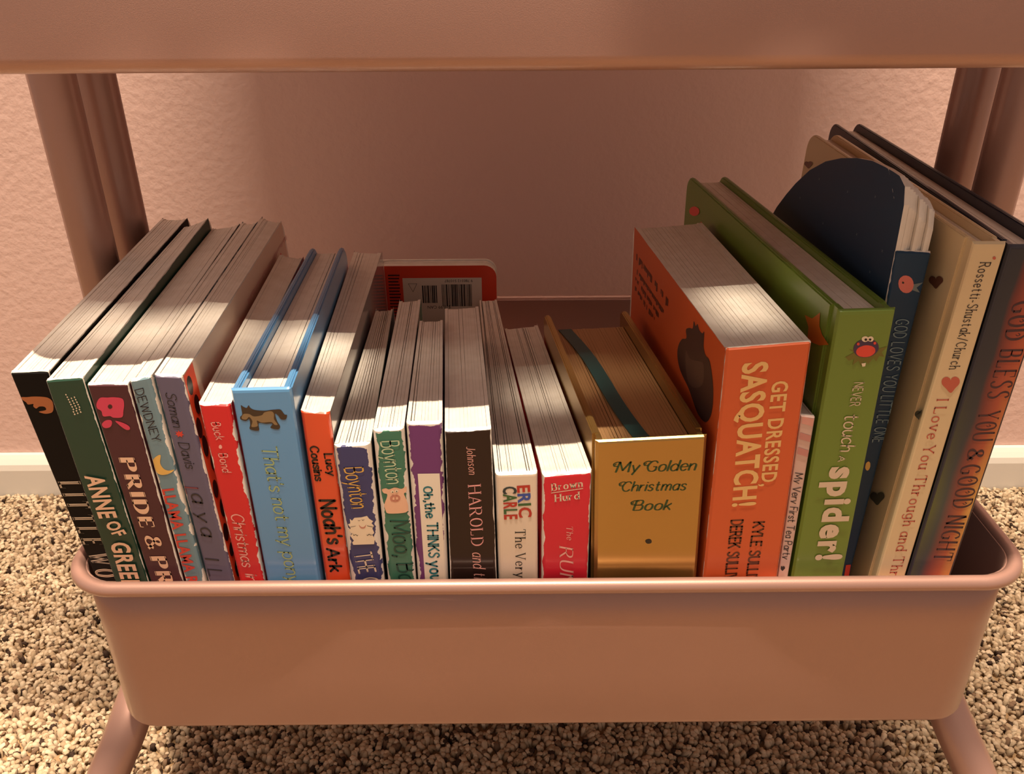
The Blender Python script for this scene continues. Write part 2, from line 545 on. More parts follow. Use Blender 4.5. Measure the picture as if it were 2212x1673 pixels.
# thick: down strokes, thin: cross strokes, serif length, slant, round ends, gap between letters
STYLE = {'pen': (11, 11, 0, 0, 1, 22), 'hand': (10, 9, 0, .10, 1, 16), 'marker': (19, 18, 0, 0, 1, 22),
         'serif': (13, 5, 13, 0, 0, 26), 'serif_bold': (19, 8, 13, 0, 0, 26), 'serif_italic': (12, 5, 8, .25, 0, 20),
         'fat': (31, 8, 15, 0, 0, 40), 'serif_soft': (11, 9, 10, 0, 0, 22), 'deco': (18, 5, 9, 0, 0, 26),
         'inline': (24, 9, 15, 0, 0, 58), 'chancery': (14, 5, 0, .22, 0, 18)}

def ribbon(P, thick, thin):
    quads = []
    L, R = [], []
    N = len(P)
    for i in range(N):
        a = P[max(i - 1, 0)]; b = P[min(i + 1, N - 1)]
        dx, dy = b[0] - a[0], b[1] - a[1]
        q = math.hypot(dx, dy) or 1
        dx, dy = dx / q, dy / q
        w = (thin + (thick - thin) * abs(dy) ** 1.5) / 2
        L.append((P[i][0] - dy * w, P[i][1] + dx * w)); R.append((P[i][0] + dy * w, P[i][1] - dx * w))
    return [[L[i], R[i], R[i + 1], L[i + 1]] for i in range(N - 1)]

def glyph_polys(ch, style, scale_w=1.0):
    thick, thin, serif, slant, rnd, gap = STYLE[style]
    thick *= scale_w; thin *= scale_w
    polys = []
    mx = 0
    for st in GLYPH[ch].split('|'):
        sm = st[0] == '~'
        P = [tuple(float(v) for v in p.split(',')) for p in st.lstrip('~').split()]
        mx = max(mx, max(p[0] for p in P))
        if sm:
            polys += ribbon(smooth_pts(P), thick, thin)
        else:
            for a, b in zip(P[:-1], P[1:]):
                tk = thick
                if serif and a[1] < b[1] and abs(b[0] - a[0]) > 15 and ch in 'AMNVWXY':
                    tk = thin * 1.3          # rising diagonals stay thin
                polys += ribbon([a, b], tk, thin)
        if rnd:
            w = (thick + thin) / 4
            for p in ([P[0], P[-1]] if sm else P):
                polys.append([(p[0] + w * math.cos(k * math.pi / 4), p[1] + w * math.sin(k * math.pi / 4)) for k in range(8)])
        elif serif:
            for p, q in ((P[0], P[1]), (P[-1], P[-2])):
                if abs(q[1] - p[1]) > abs(q[0] - p[0]) * .9 and (abs(p[1]) < 3 or abs(p[1] - 100) < 3 or (ch.islower() and abs(p[1] - 64) < 3)) and not (sm and ch in 'CGScgsae'):
                    h = max(thin, 5) / 2
                    polys.append([(p[0] - serif, p[1] - h), (p[0] + serif, p[1] - h), (p[0] + serif, p[1] + h), (p[0] - serif, p[1] + h)])
                elif abs(q[0] - p[0]) > abs(q[1] - p[1]) and ch in 'ELFTZ' and not sm and abs(p[0]) > 30 and (abs(p[1]) < 3 or abs(p[1] - 100) < 3):
                    sgn = 1 if p[1] < 50 else -1
                    polys.append([(p[0] - 4, p[1]), (p[0] + 2, p[1]), (p[0] + 3, p[1] + sgn * 22), (p[0] - 1, p[1] + sgn * 22)])
                    if ch == 'T':
                        polys.append([(-2, p[1]), (4, p[1]), (1, p[1] - 22), (-3, p[1] - 22)])
    if ch == 'T' and style in ('inline', 'fat', 'serif', 'serif_bold'):
        pass
    if style == 'deco' and ch in 'OD':
        polys += ribbon(smooth_pts([(20, 62), (34, 72), (40, 60), (30, 52)]), 5, 5)
    if style == 'chancery' and ch in 'MGCB':
        polys += ribbon(smooth_pts([(0, 58), (-26, 60), (-34, 82), (-10, 98), (18, 92)]), 9, 5)
        polys += ribbon(smooth_pts([(-34, 78), (-22, 70), (-18, 82)]), 6, 5)
    if slant:
        polys = [[(x + y * slant, y) for x, y in p] for p in polys]
    return polys, mx + gap + (8 if serif else 0)

def pen_text(txt, nvis, style, sw=1.0):
    x = 0; vis = 0
    letters = []
    for i, ch in enumerate(txt):
        if ch == ' ':
            x += 40
        else:
            p, adv = glyph_polys(ch, style, sw)
            letters.append([[(a + x, b) for a, b in q] for q in p])
            if i == nvis - 1:
                vis = x + adv - STYLE[style][5]
            x += adv
        if i == nvis - 1 and not vis:
            vis = x
    return [[[(a / 100, b / 100) for a, b in q] for q in l] for l in letters], vis / 100

def font_mesh(txt, offset):
    c = bpy.data.curves.new('lettering', 'FONT')
    c.body = txt; c.size = 1; c.offset = offset; c.resolution_u = 3
    o = bpy.data.objects.new('lettering', c)
    COL.objects.link(o)
    dg = bpy.context.evaluated_depsgraph_get()
    me = o.evaluated_get(dg).to_mesh()
    v = [(q.co.x, q.co.y) for q in me.vertices]
    polys = [[v[i] for i in p.vertices] for p in me.polygons]
    o.evaluated_get(dg).to_mesh_clear()
    bpy.data.objects.remove(o); bpy.data.curves.remove(c)
    return polys, (max((p[0] for p in v), default=0)), (max((p[1] for p in v), default=.7))

def font_text(txt, nvis, offset, track=0.0):
    cap = font_mesh('H', offset)[2]
    letters = []
    for i, ch in enumerate(txt):
        if ch == ' ':
            continue
        full = font_mesh(txt[:i + 1], offset)
        own = font_mesh(ch, offset)
        dx = full[1] - own[1]
        letters.append([[((x + dx + i * track) / cap, y / cap) for x, y in q] for q in own[0]])
    return letters, (font_mesh(txt[:nvis].rstrip(), offset)[1] + (nvis - 1) * track) / cap

CARLE = {'r': 'carle_red', 'b': 'carle_blue', 'g': 'carle_green', 'k': 'carle_black'}

def letter_polys(txt, nvis, pos, cap, style, col):
    """polygons in the spine's own metres: x from the left edge, y down from the top"""
    if style in ('bold', 'fatbold', 'mid'):
        letters, w = font_text(txt, nvis, {'bold': .030, 'fatbold': .045, 'mid': .022}[style], {'bold': .04, 'fatbold': .085, 'mid': .05}[style])
    else:
        letters, w = pen_text(txt, nvis, style)
    x0, y0, x1, y1 = pos
    Lm = math.hypot(x1 - x0, y1 - y0)
    ax, ay = (x1 - x0) / Lm, (y1 - y0) / Lm
    ux, uy = ay, -ax
    sx = Lm / w
    out = []
    def place(ls, mat, lift):
        for i, l in enumerate(ls):
            mm = ink(CARLE[mat[1 + i]]) if mat[0] == '@' else ink(mat)
            for q in l:
                out.append(([(x0 + ax * a * sx + ux * b * cap, y0 + ay * a * sx + uy * b * cap) for a, b in q], mm, lift))
    place(letters, col, 0)
    if style == 'inline':
        place(pen_text(txt, nvis, 'inline', .26)[0], 'black', 1)
    return out
BOOK_CORNERS = {
    'little': [[-0.2197, 0.0165, 0.3563], [-0.2042, 0.0165, 0.3566], [-0.219, 0.1986, 0.3676], [-0.2049, 0.1986, 0.3676], [-0.202, 0.0165, 0.1594], [-0.1953, 0.0165, 0.1594], [-0.2003, 0.1986, 0.1594], [-0.1955, 0.1986, 0.1594]],
    'anne': [[-0.2031, 0.0115, 0.355], [-0.1881, 0.0115, 0.3561], [-0.2037, 0.1905, 0.365], [-0.1898, 0.1905, 0.3699], [-0.1943, 0.0115, 0.1594], [-0.1792, 0.0115, 0.1594], [-0.1945, 0.1905, 0.1594], [-0.18, 0.1905, 0.1594]],
    'pride': [[-0.1869, 0.0115, 0.3531], [-0.1705, 0.0115, 0.3532], [-0.1885, 0.1929, 0.3631], [-0.1728, 0.1929, 0.3657], [-0.1777, 0.0115, 0.1594], [-0.1645, 0.0115, 0.1594], [-0.1788, 0.1929, 0.1594], [-0.1664, 0.1929, 0.1594]],
    'llama': [[-0.1696, 0.0115, 0.3547], [-0.1606, 0.0115, 0.3565], [-0.1719, 0.1978, 0.3657], [-0.1636, 0.1978, 0.3655], [-0.1634, 0.0115, 0.1594], [-0.154, 0.0115, 0.1594], [-0.1653, 0.1978, 0.1594], [-0.1566, 0.1978, 0.1594]],
    'ladybug': [[-0.1592, 0.0115, 0.3571], [-0.148, 0.0115, 0.3564], [-0.1623, 0.2057, 0.3665], [-0.1517, 0.2057, 0.3635], [-0.153, 0.0115, 0.1594], [-0.1404, 0.0115, 0.1594], [-0.1557, 0.2057, 0.1594], [-0.1441, 0.2057, 0.1594]],
    'buck': [[-0.1437, 0.0115, 0.3438], [-0.1307, 0.0115, 0.3432], [-0.1476, 0.1815, 0.3518], [-0.1352, 0.1815, 0.3494], [-0.139, 0.0115, 0.1594], [-0.1288, 0.0115, 0.1594], [-0.1427, 0.1815, 0.1594], [-0.1329, 0.1815, 0.1594]],
    'pony': [[-0.1294, 0.0115, 0.3505], [-0.1047, 0.0115, 0.351], [-0.1334, 0.1976, 0.3505], [-0.1135, 0.1976, 0.3509], [-0.1278, 0.0115, 0.1594], [-0.1032, 0.0115, 0.1594], [-0.1318, 0.1976, 0.1594], [-0.112, 0.1976, 0.1594]],
    'noah': [[-0.1037, 0.0165, 0.3371], [-0.0915, 0.0165, 0.3363], [-0.1138, 0.2275, 0.337], [-0.0965, 0.2275, 0.3362], [-0.1024, 0.0165, 0.1594], [-0.0898, 0.0165, 0.1594], [-0.1125, 0.2275, 0.1594], [-0.0948, 0.2275, 0.1594]],
    'bed': [[-0.0903, 0.0115, 0.323], [-0.0747, 0.0115, 0.324], [-0.0926, 0.1659, 0.323], [-0.083, 0.1659, 0.324], [-0.0888, 0.0115, 0.1594], [-0.0742, 0.0115, 0.1594], [-0.091, 0.1659, 0.1594], [-0.0826, 0.1659, 0.1594]],
    'moo': [[-0.0732, 0.0115, 0.3304], [-0.0601, 0.0115, 0.3314], [-0.0782, 0.1621, 0.3303], [-0.0662, 0.1621, 0.3313], [-0.0723, 0.0115, 0.1594], [-0.0597, 0.0115, 0.1594], [-0.0773, 0.1621, 0.1594], [-0.0656, 0.1621, 0.1594]],
    'oh': [[-0.0591, 0.012, 0.3335], [-0.044, 0.012, 0.3338], [-0.0634, 0.1268, 0.3335], [-0.0514, 0.1268, 0.3339], [-0.0588, 0.012, 0.1594], [-0.0459, 0.012, 0.1594], [-0.0631, 0.1268, 0.1594], [-0.0532, 0.1268, 0.1594]],
    'harold': [[-0.0431, 0.0115, 0.3296], [-0.0236, 0.0115, 0.331], [-0.0519, 0.1499, 0.3297], [-0.0333, 0.1499, 0.3309], [-0.0448, 0.0115, 0.1594], [-0.0211, 0.0115, 0.1594], [-0.0537, 0.1499, 0.1594], [-0.031, 0.1499, 0.1594]],
    'eric': [[-0.0223, 0.0115, 0.3081], [-0.004, 0.0115, 0.3087], [-0.0352, 0.2172, 0.3079], [-0.0246, 0.2172, 0.3082], [-0.0201, 0.0115, 0.1594], [-0.0022, 0.0115, 0.1594], [-0.033, 0.2172, 0.1594], [-0.0243, 0.2172, 0.1594]],
    'brown': [[-0.0018, 0.0115, 0.307], [0.0194, 0.0115, 0.3092], [-0.0193, 0.1745, 0.3069], [0.0001, 0.1745, 0.309], [-0.0012, 0.0115, 0.1594], [0.0205, 0.0115, 0.1594], [-0.0187, 0.1745, 0.1594], [0.0015, 0.1745, 0.1594]],
    'gold': [[0.0202, 0.0115, 0.3245], [0.0671, 0.0115, 0.3269], [0.0035, 0.1507, 0.324], [0.05, 0.1507, 0.3263], [0.0255, 0.0115, 0.1594], [0.0732, 0.0115, 0.1594], [0.0088, 0.1507, 0.1594], [0.0561, 0.1507, 0.1594]],
    'sasq': [[0.0705, 0.0115, 0.3672], [0.1039, 0.0115, 0.37], [0.0554, 0.1773, 0.3669], [0.0925, 0.1773, 0.3697], [0.0748, 0.0115, 0.1594], [0.1097, 0.0115, 0.1594], [0.0596, 0.1773, 0.1594], [0.0982, 0.1773, 0.1594]],
    'tea': [[0.1057, 0.0135, 0.3352], [0.1117, 0.0135, 0.3345], [0.0969, 0.1415, 0.335], [0.1003, 0.1415, 0.3343], [0.1108, 0.0135, 0.1594], [0.1141, 0.0135, 0.1594], [0.102, 0.1415, 0.1594], [0.1027, 0.1415, 0.1594]],
    'spider': [[0.1123, 0.0115, 0.3834], [0.1348, 0.0115, 0.384], [0.0933, 0.2243, 0.3832], [0.1157, 0.2243, 0.3836], [0.1153, 0.0115, 0.1594], [0.1396, 0.0115, 0.1594], [0.0963, 0.2243, 0.1594], [0.1204, 0.2243, 0.1594]],
    'godlove': [[0.1366, 0.026, 0.4023], [0.1509, 0.026, 0.4016], [0.1373, 0.2361, 0.4023], [0.1552, 0.2361, 0.4016], [0.141, 0.026, 0.1594], [0.1468, 0.026, 0.1594], [0.1417, 0.2361, 0.1594], [0.151, 0.2361, 0.1594]],
    'love': [[0.1581, 0.0115, 0.4106], [0.1706, 0.0115, 0.4105], [0.16, 0.2137, 0.4105], [0.1753, 0.2137, 0.4104], [0.1504, 0.0115, 0.1594], [0.164, 0.0115, 0.1594], [0.1523, 0.2137, 0.1594], [0.1689, 0.2137, 0.1594]],
    'bless': [[0.1716, 0.0115, 0.4094], [0.1921, 0.0115, 0.4092], [0.1857, 0.2512, 0.409], [0.2027, 0.2512, 0.4089], [0.165, 0.0115, 0.1594], [0.185, 0.0115, 0.1594], [0.1791, 0.2512, 0.1594], [0.1956, 0.2512, 0.1594]],
}
LETTERING = [
    ('little', 'LITTLE WOMEN', 6, [0.0017, 0.0543, 0.0015, 0.0888], 0.0088, 'inline', 'cream'),
    ('anne', 'ANNE', 4, [0.0033, 0.0459, 0.0034, 0.0681], 0.0079, 'bold', 'peach'),
    ('anne', 'OF', 2, [0.0049, 0.0708, 0.0071, 0.0786], 0.0062, 'bold', 'peach'),
    ('anne', 'GREEN GABLES', 4, [0.0045, 0.0813, 0.0038, 0.1024], 0.0082, 'bold', 'peach'),
    ('pride', 'PRIDE', 5, [0.0038, 0.036, 0.0036, 0.0719], 0.0061, 'fat', 'peach'),
    ('pride', '&', 1, [0.0038, 0.0768, 0.0038, 0.0841], 0.0066, 'serif_bold', 'peach'),
    ('pride', 'PREJUDICE', 2, [0.0036, 0.0891, 0.0037, 0.1035], 0.0067, 'fat', 'peach'),
    ('llama', 'DEWDNEY', 7, [0.0015, 0.0044, 0.0031, 0.0292], 0.0036, 'pen', 'ink'),
    ('llama', 'LLAMA LLAMA R', 11, [0.0013, 0.0528, 0.001, 0.0992], 0.0053, 'bold', 'red_print'),
    ('ladybug', 'Soman', 5, [0.0031, 0.0075, 0.0028, 0.0237], 0.0041, 'hand', 'ink'),
    ('ladybug', 'Davis', 5, [0.0031, 0.0315, 0.0037, 0.0442], 0.0043, 'hand', 'ink'),
    ('ladybug', 'L', 1, [0.0007, 0.0541, 0.0009, 0.0577], 0.0058, 'hand', 'dull_red'),
    ('ladybug', 'a', 1, [0.0028, 0.0573, 0.0027, 0.0617], 0.0066, 'hand', 'ink'),
    ('ladybug', 'y', 1, [0.0032, 0.0672, 0.003, 0.072], 0.0056, 'hand', 'ink'),
    ('ladybug', 'a', 1, [0.0031, 0.0755, 0.0028, 0.0799], 0.0067, 'hand', 'ink'),
    ('ladybug', 'I', 1, [0.0018, 0.0935, 0.0019, 0.0951], 0.0057, 'hand', 'ink'),
    ('ladybug', 'L', 1, [0.0016, 0.0996, 0.0017, 0.1034], 0.0061, 'hand', 'ink'),
    ('buck', 'Buck', 4, [0.0038, 0.0085, 0.0043, 0.0168], 0.0037, 'pen', 'pale_pink'),
    ('buck', 'Bond', 4, [0.0039, 0.0237, 0.004, 0.033], 0.0037, 'pen', 'pale_pink'),
    ('buck', 'Christmas', 9, [0.0032, 0.0551, 0.0032, 0.0846], 0.0054, 'hand', 'pale_pink'),
    ('buck', 'in', 2, [0.0037, 0.0892, 0.0038, 0.0938], 0.0054, 'hand', 'pale_pink'),
    ('pony', "That's not my pony", 18, [0.0085, 0.027, 0.0097, 0.1008], 0.0064, 'hand', 'pale_green'),
    ('noah', 'Cousins', 7, [0.002, 0.0169, 0.0023, 0.0345], 0.0036, 'marker', 'black'),
    ('noah', 'Lucy', 4, [0.0077, 0.0205, 0.0082, 0.0315], 0.0034, 'marker', 'black'),
    ('noah', "Noah's", 6, [0.0028, 0.0452, 0.0039, 0.0691], 0.0068, 'marker', 'black'),
    ('noah', 'Ark', 3, [0.0029, 0.0723, 0.0032, 0.0854], 0.0054, 'marker', 'black'),
    ('bed', 'Boynton', 7, [0.0035, 0.011, 0.0047, 0.0319], 0.0078, 'hand', 'yellow'),
    ('bed', 'THE GOING', 3, [0.0031, 0.057, 0.0043, 0.0686], 0.0076, 'pen', 'cream'),
    ('moo', 'Boynton', 7, [0.003, 0.0053, 0.0041, 0.0265], 0.0075, 'hand', 'pale_mint'),
    ('moo', 'Moo, Baa', 4, [0.0038, 0.0466, 0.0047, 0.0664], 0.0083, 'hand', 'deep_green'),
    ('oh', 'Oh,', 3, [0.0055, 0.0319, 0.0057, 0.0395], 0.0036, 'marker', 'teal'),
    ('oh', 'the', 3, [0.0056, 0.0405, 0.0058, 0.0482], 0.0042, 'marker', 'teal'),
    ('oh', 'THINKS', 6, [0.006, 0.0511, 0.0059, 0.0704], 0.0046, 'marker', 'teal'),
    ('oh', 'you', 3, [0.0058, 0.073, 0.0061, 0.0837], 0.0053, 'marker', 'teal'),
    ('harold', 'Johnson', 7, [0.0089, 0.0077, 0.0098, 0.0218], 0.0035, 'serif_italic', 'pale_pink'),
    ('harold', 'HAROLD', 6, [0.0093, 0.0278, 0.0102, 0.0605], 0.0053, 'serif', 'pink'),
    ('harold', 'and the', 3, [0.0104, 0.064, 0.0108, 0.0731], 0.0054, 'serif_italic', 'pale_pink'),
    ('eric', 'ERIC', 4, [0.0093, 0.0057, 0.01, 0.0231], 0.0055, 'bold', '@rbgr'),
    ('eric', 'CARLE', 5, [0.0032, 0.0063, 0.0034, 0.0239], 0.0058, 'bold', '@kgrgr'),
    ('eric', 'The Very', 8, [0.008, 0.0296, 0.0077, 0.057], 0.0045, 'serif', 'black'),
    ('brown', 'Brown', 5, [0.0041, 0.0078, 0.0173, 0.007], 0.0036, 'serif_bold', 'cream'),
    ('brown', 'Hurd', 4, [0.0056, 0.0137, 0.0161, 0.0132], 0.0037, 'serif_bold', 'cream'),
    ('brown', 'The', 3, [0.0106, 0.0274, 0.011, 0.0351], 0.0028, 'serif_italic', 'pale_pink'),
    ('brown', 'RUNAWAY', 2, [0.0078, 0.0387, 0.0083, 0.0524], 0.0059, 'serif_italic', 'pale_pink'),
    ('gold', 'My Golden', 9, [0.0087, 0.0161, 0.0424, 0.0168], 0.0053, 'chancery', 'dark_green'),
    ('gold', 'Christmas', 9, [0.0112, 0.0261, 0.0388, 0.0268], 0.005, 'chancery', 'dark_green'),
    ('gold', 'Book', 4, [0.0168, 0.0365, 0.0329, 0.0369], 0.0053, 'chancery', 'dark_green'),
    ('sasq', 'SASQUATCH!', 10, [0.0073, 0.007, 0.0098, 0.0775], 0.01, 'bold', 'cream_print'),
    ('sasq', 'GET DRESSED,', 12, [0.0201, 0.0162, 0.0209, 0.0673], 0.0064, 'mid', 'cream_print'),
    ('sasq', 'KYLE SULLIVAN', 4, [0.0199, 0.0865, 0.0199, 0.0997], 0.0047, 'marker', 'brown_ink'),
    ('sasq', 'DEREK SULLIVAN', 5, [0.0099, 0.0849, 0.01, 0.1002], 0.005, 'marker', 'brown_ink'),
    ('tea', 'My Very First Tea Party', 23, [0.001, 0.0285, 0.0006, 0.0758], 0.0034, 'pen', 'ink'),
    ('spider', 'NEVER', 5, [0.0112, 0.0319, 0.0111, 0.0427], 0.004, 'pen', 'cream'),
    ('spider', 'touch', 5, [0.01, 0.0469, 0.0108, 0.0645], 0.0059, 'hand', 'cream'),
    ('spider', 'A', 1, [0.0108, 0.0671, 0.0106, 0.0697], 0.0028, 'pen', 'cream'),
    ('spider', 'spider!', 7, [0.0085, 0.0727, 0.0095, 0.1233], 0.0114, 'fatbold', 'cream'),
    ('godlove', 'GOD LOVES YOU LITTLE ONE', 24, [0.0055, 0.0288, 0.0059, 0.0879], 0.0052, 'pen', 'pale_blue'),
    ('love', 'Rossetti-Shustak/Church', 23, [0.0046, 0.008, 0.0048, 0.0532], 0.0039, 'serif_soft', 'ink'),
    ('love', 'I Love You Through and Through', 22, [0.0036, 0.0673, 0.0053, 0.1458], 0.0046, 'serif_soft', 'red_soft'),
    ('bless', 'GOD', 3, [0.0085, 0.0232, 0.0095, 0.0395], 0.008, 'deco', 'navy_ink'),
    ('bless', 'BLESS', 5, [0.0096, 0.0437, 0.0101, 0.0657], 0.0086, 'deco', 'navy_ink'),
    ('bless', 'YOU', 3, [0.009, 0.072, 0.0097, 0.0862], 0.0084, 'deco', 'navy_ink'),
    ('bless', '&', 1, [0.0095, 0.0904, 0.0099, 0.0962], 0.0066, 'deco', 'navy_ink'),
    ('bless', 'GOOD', 4, [0.0087, 0.0986, 0.0104, 0.121], 0.0082, 'deco', 'navy_ink'),
    ('bless', 'NIGHT', 5, [0.0099, 0.1252, 0.0094, 0.1506], 0.0081, 'deco', 'navy_ink'),
]
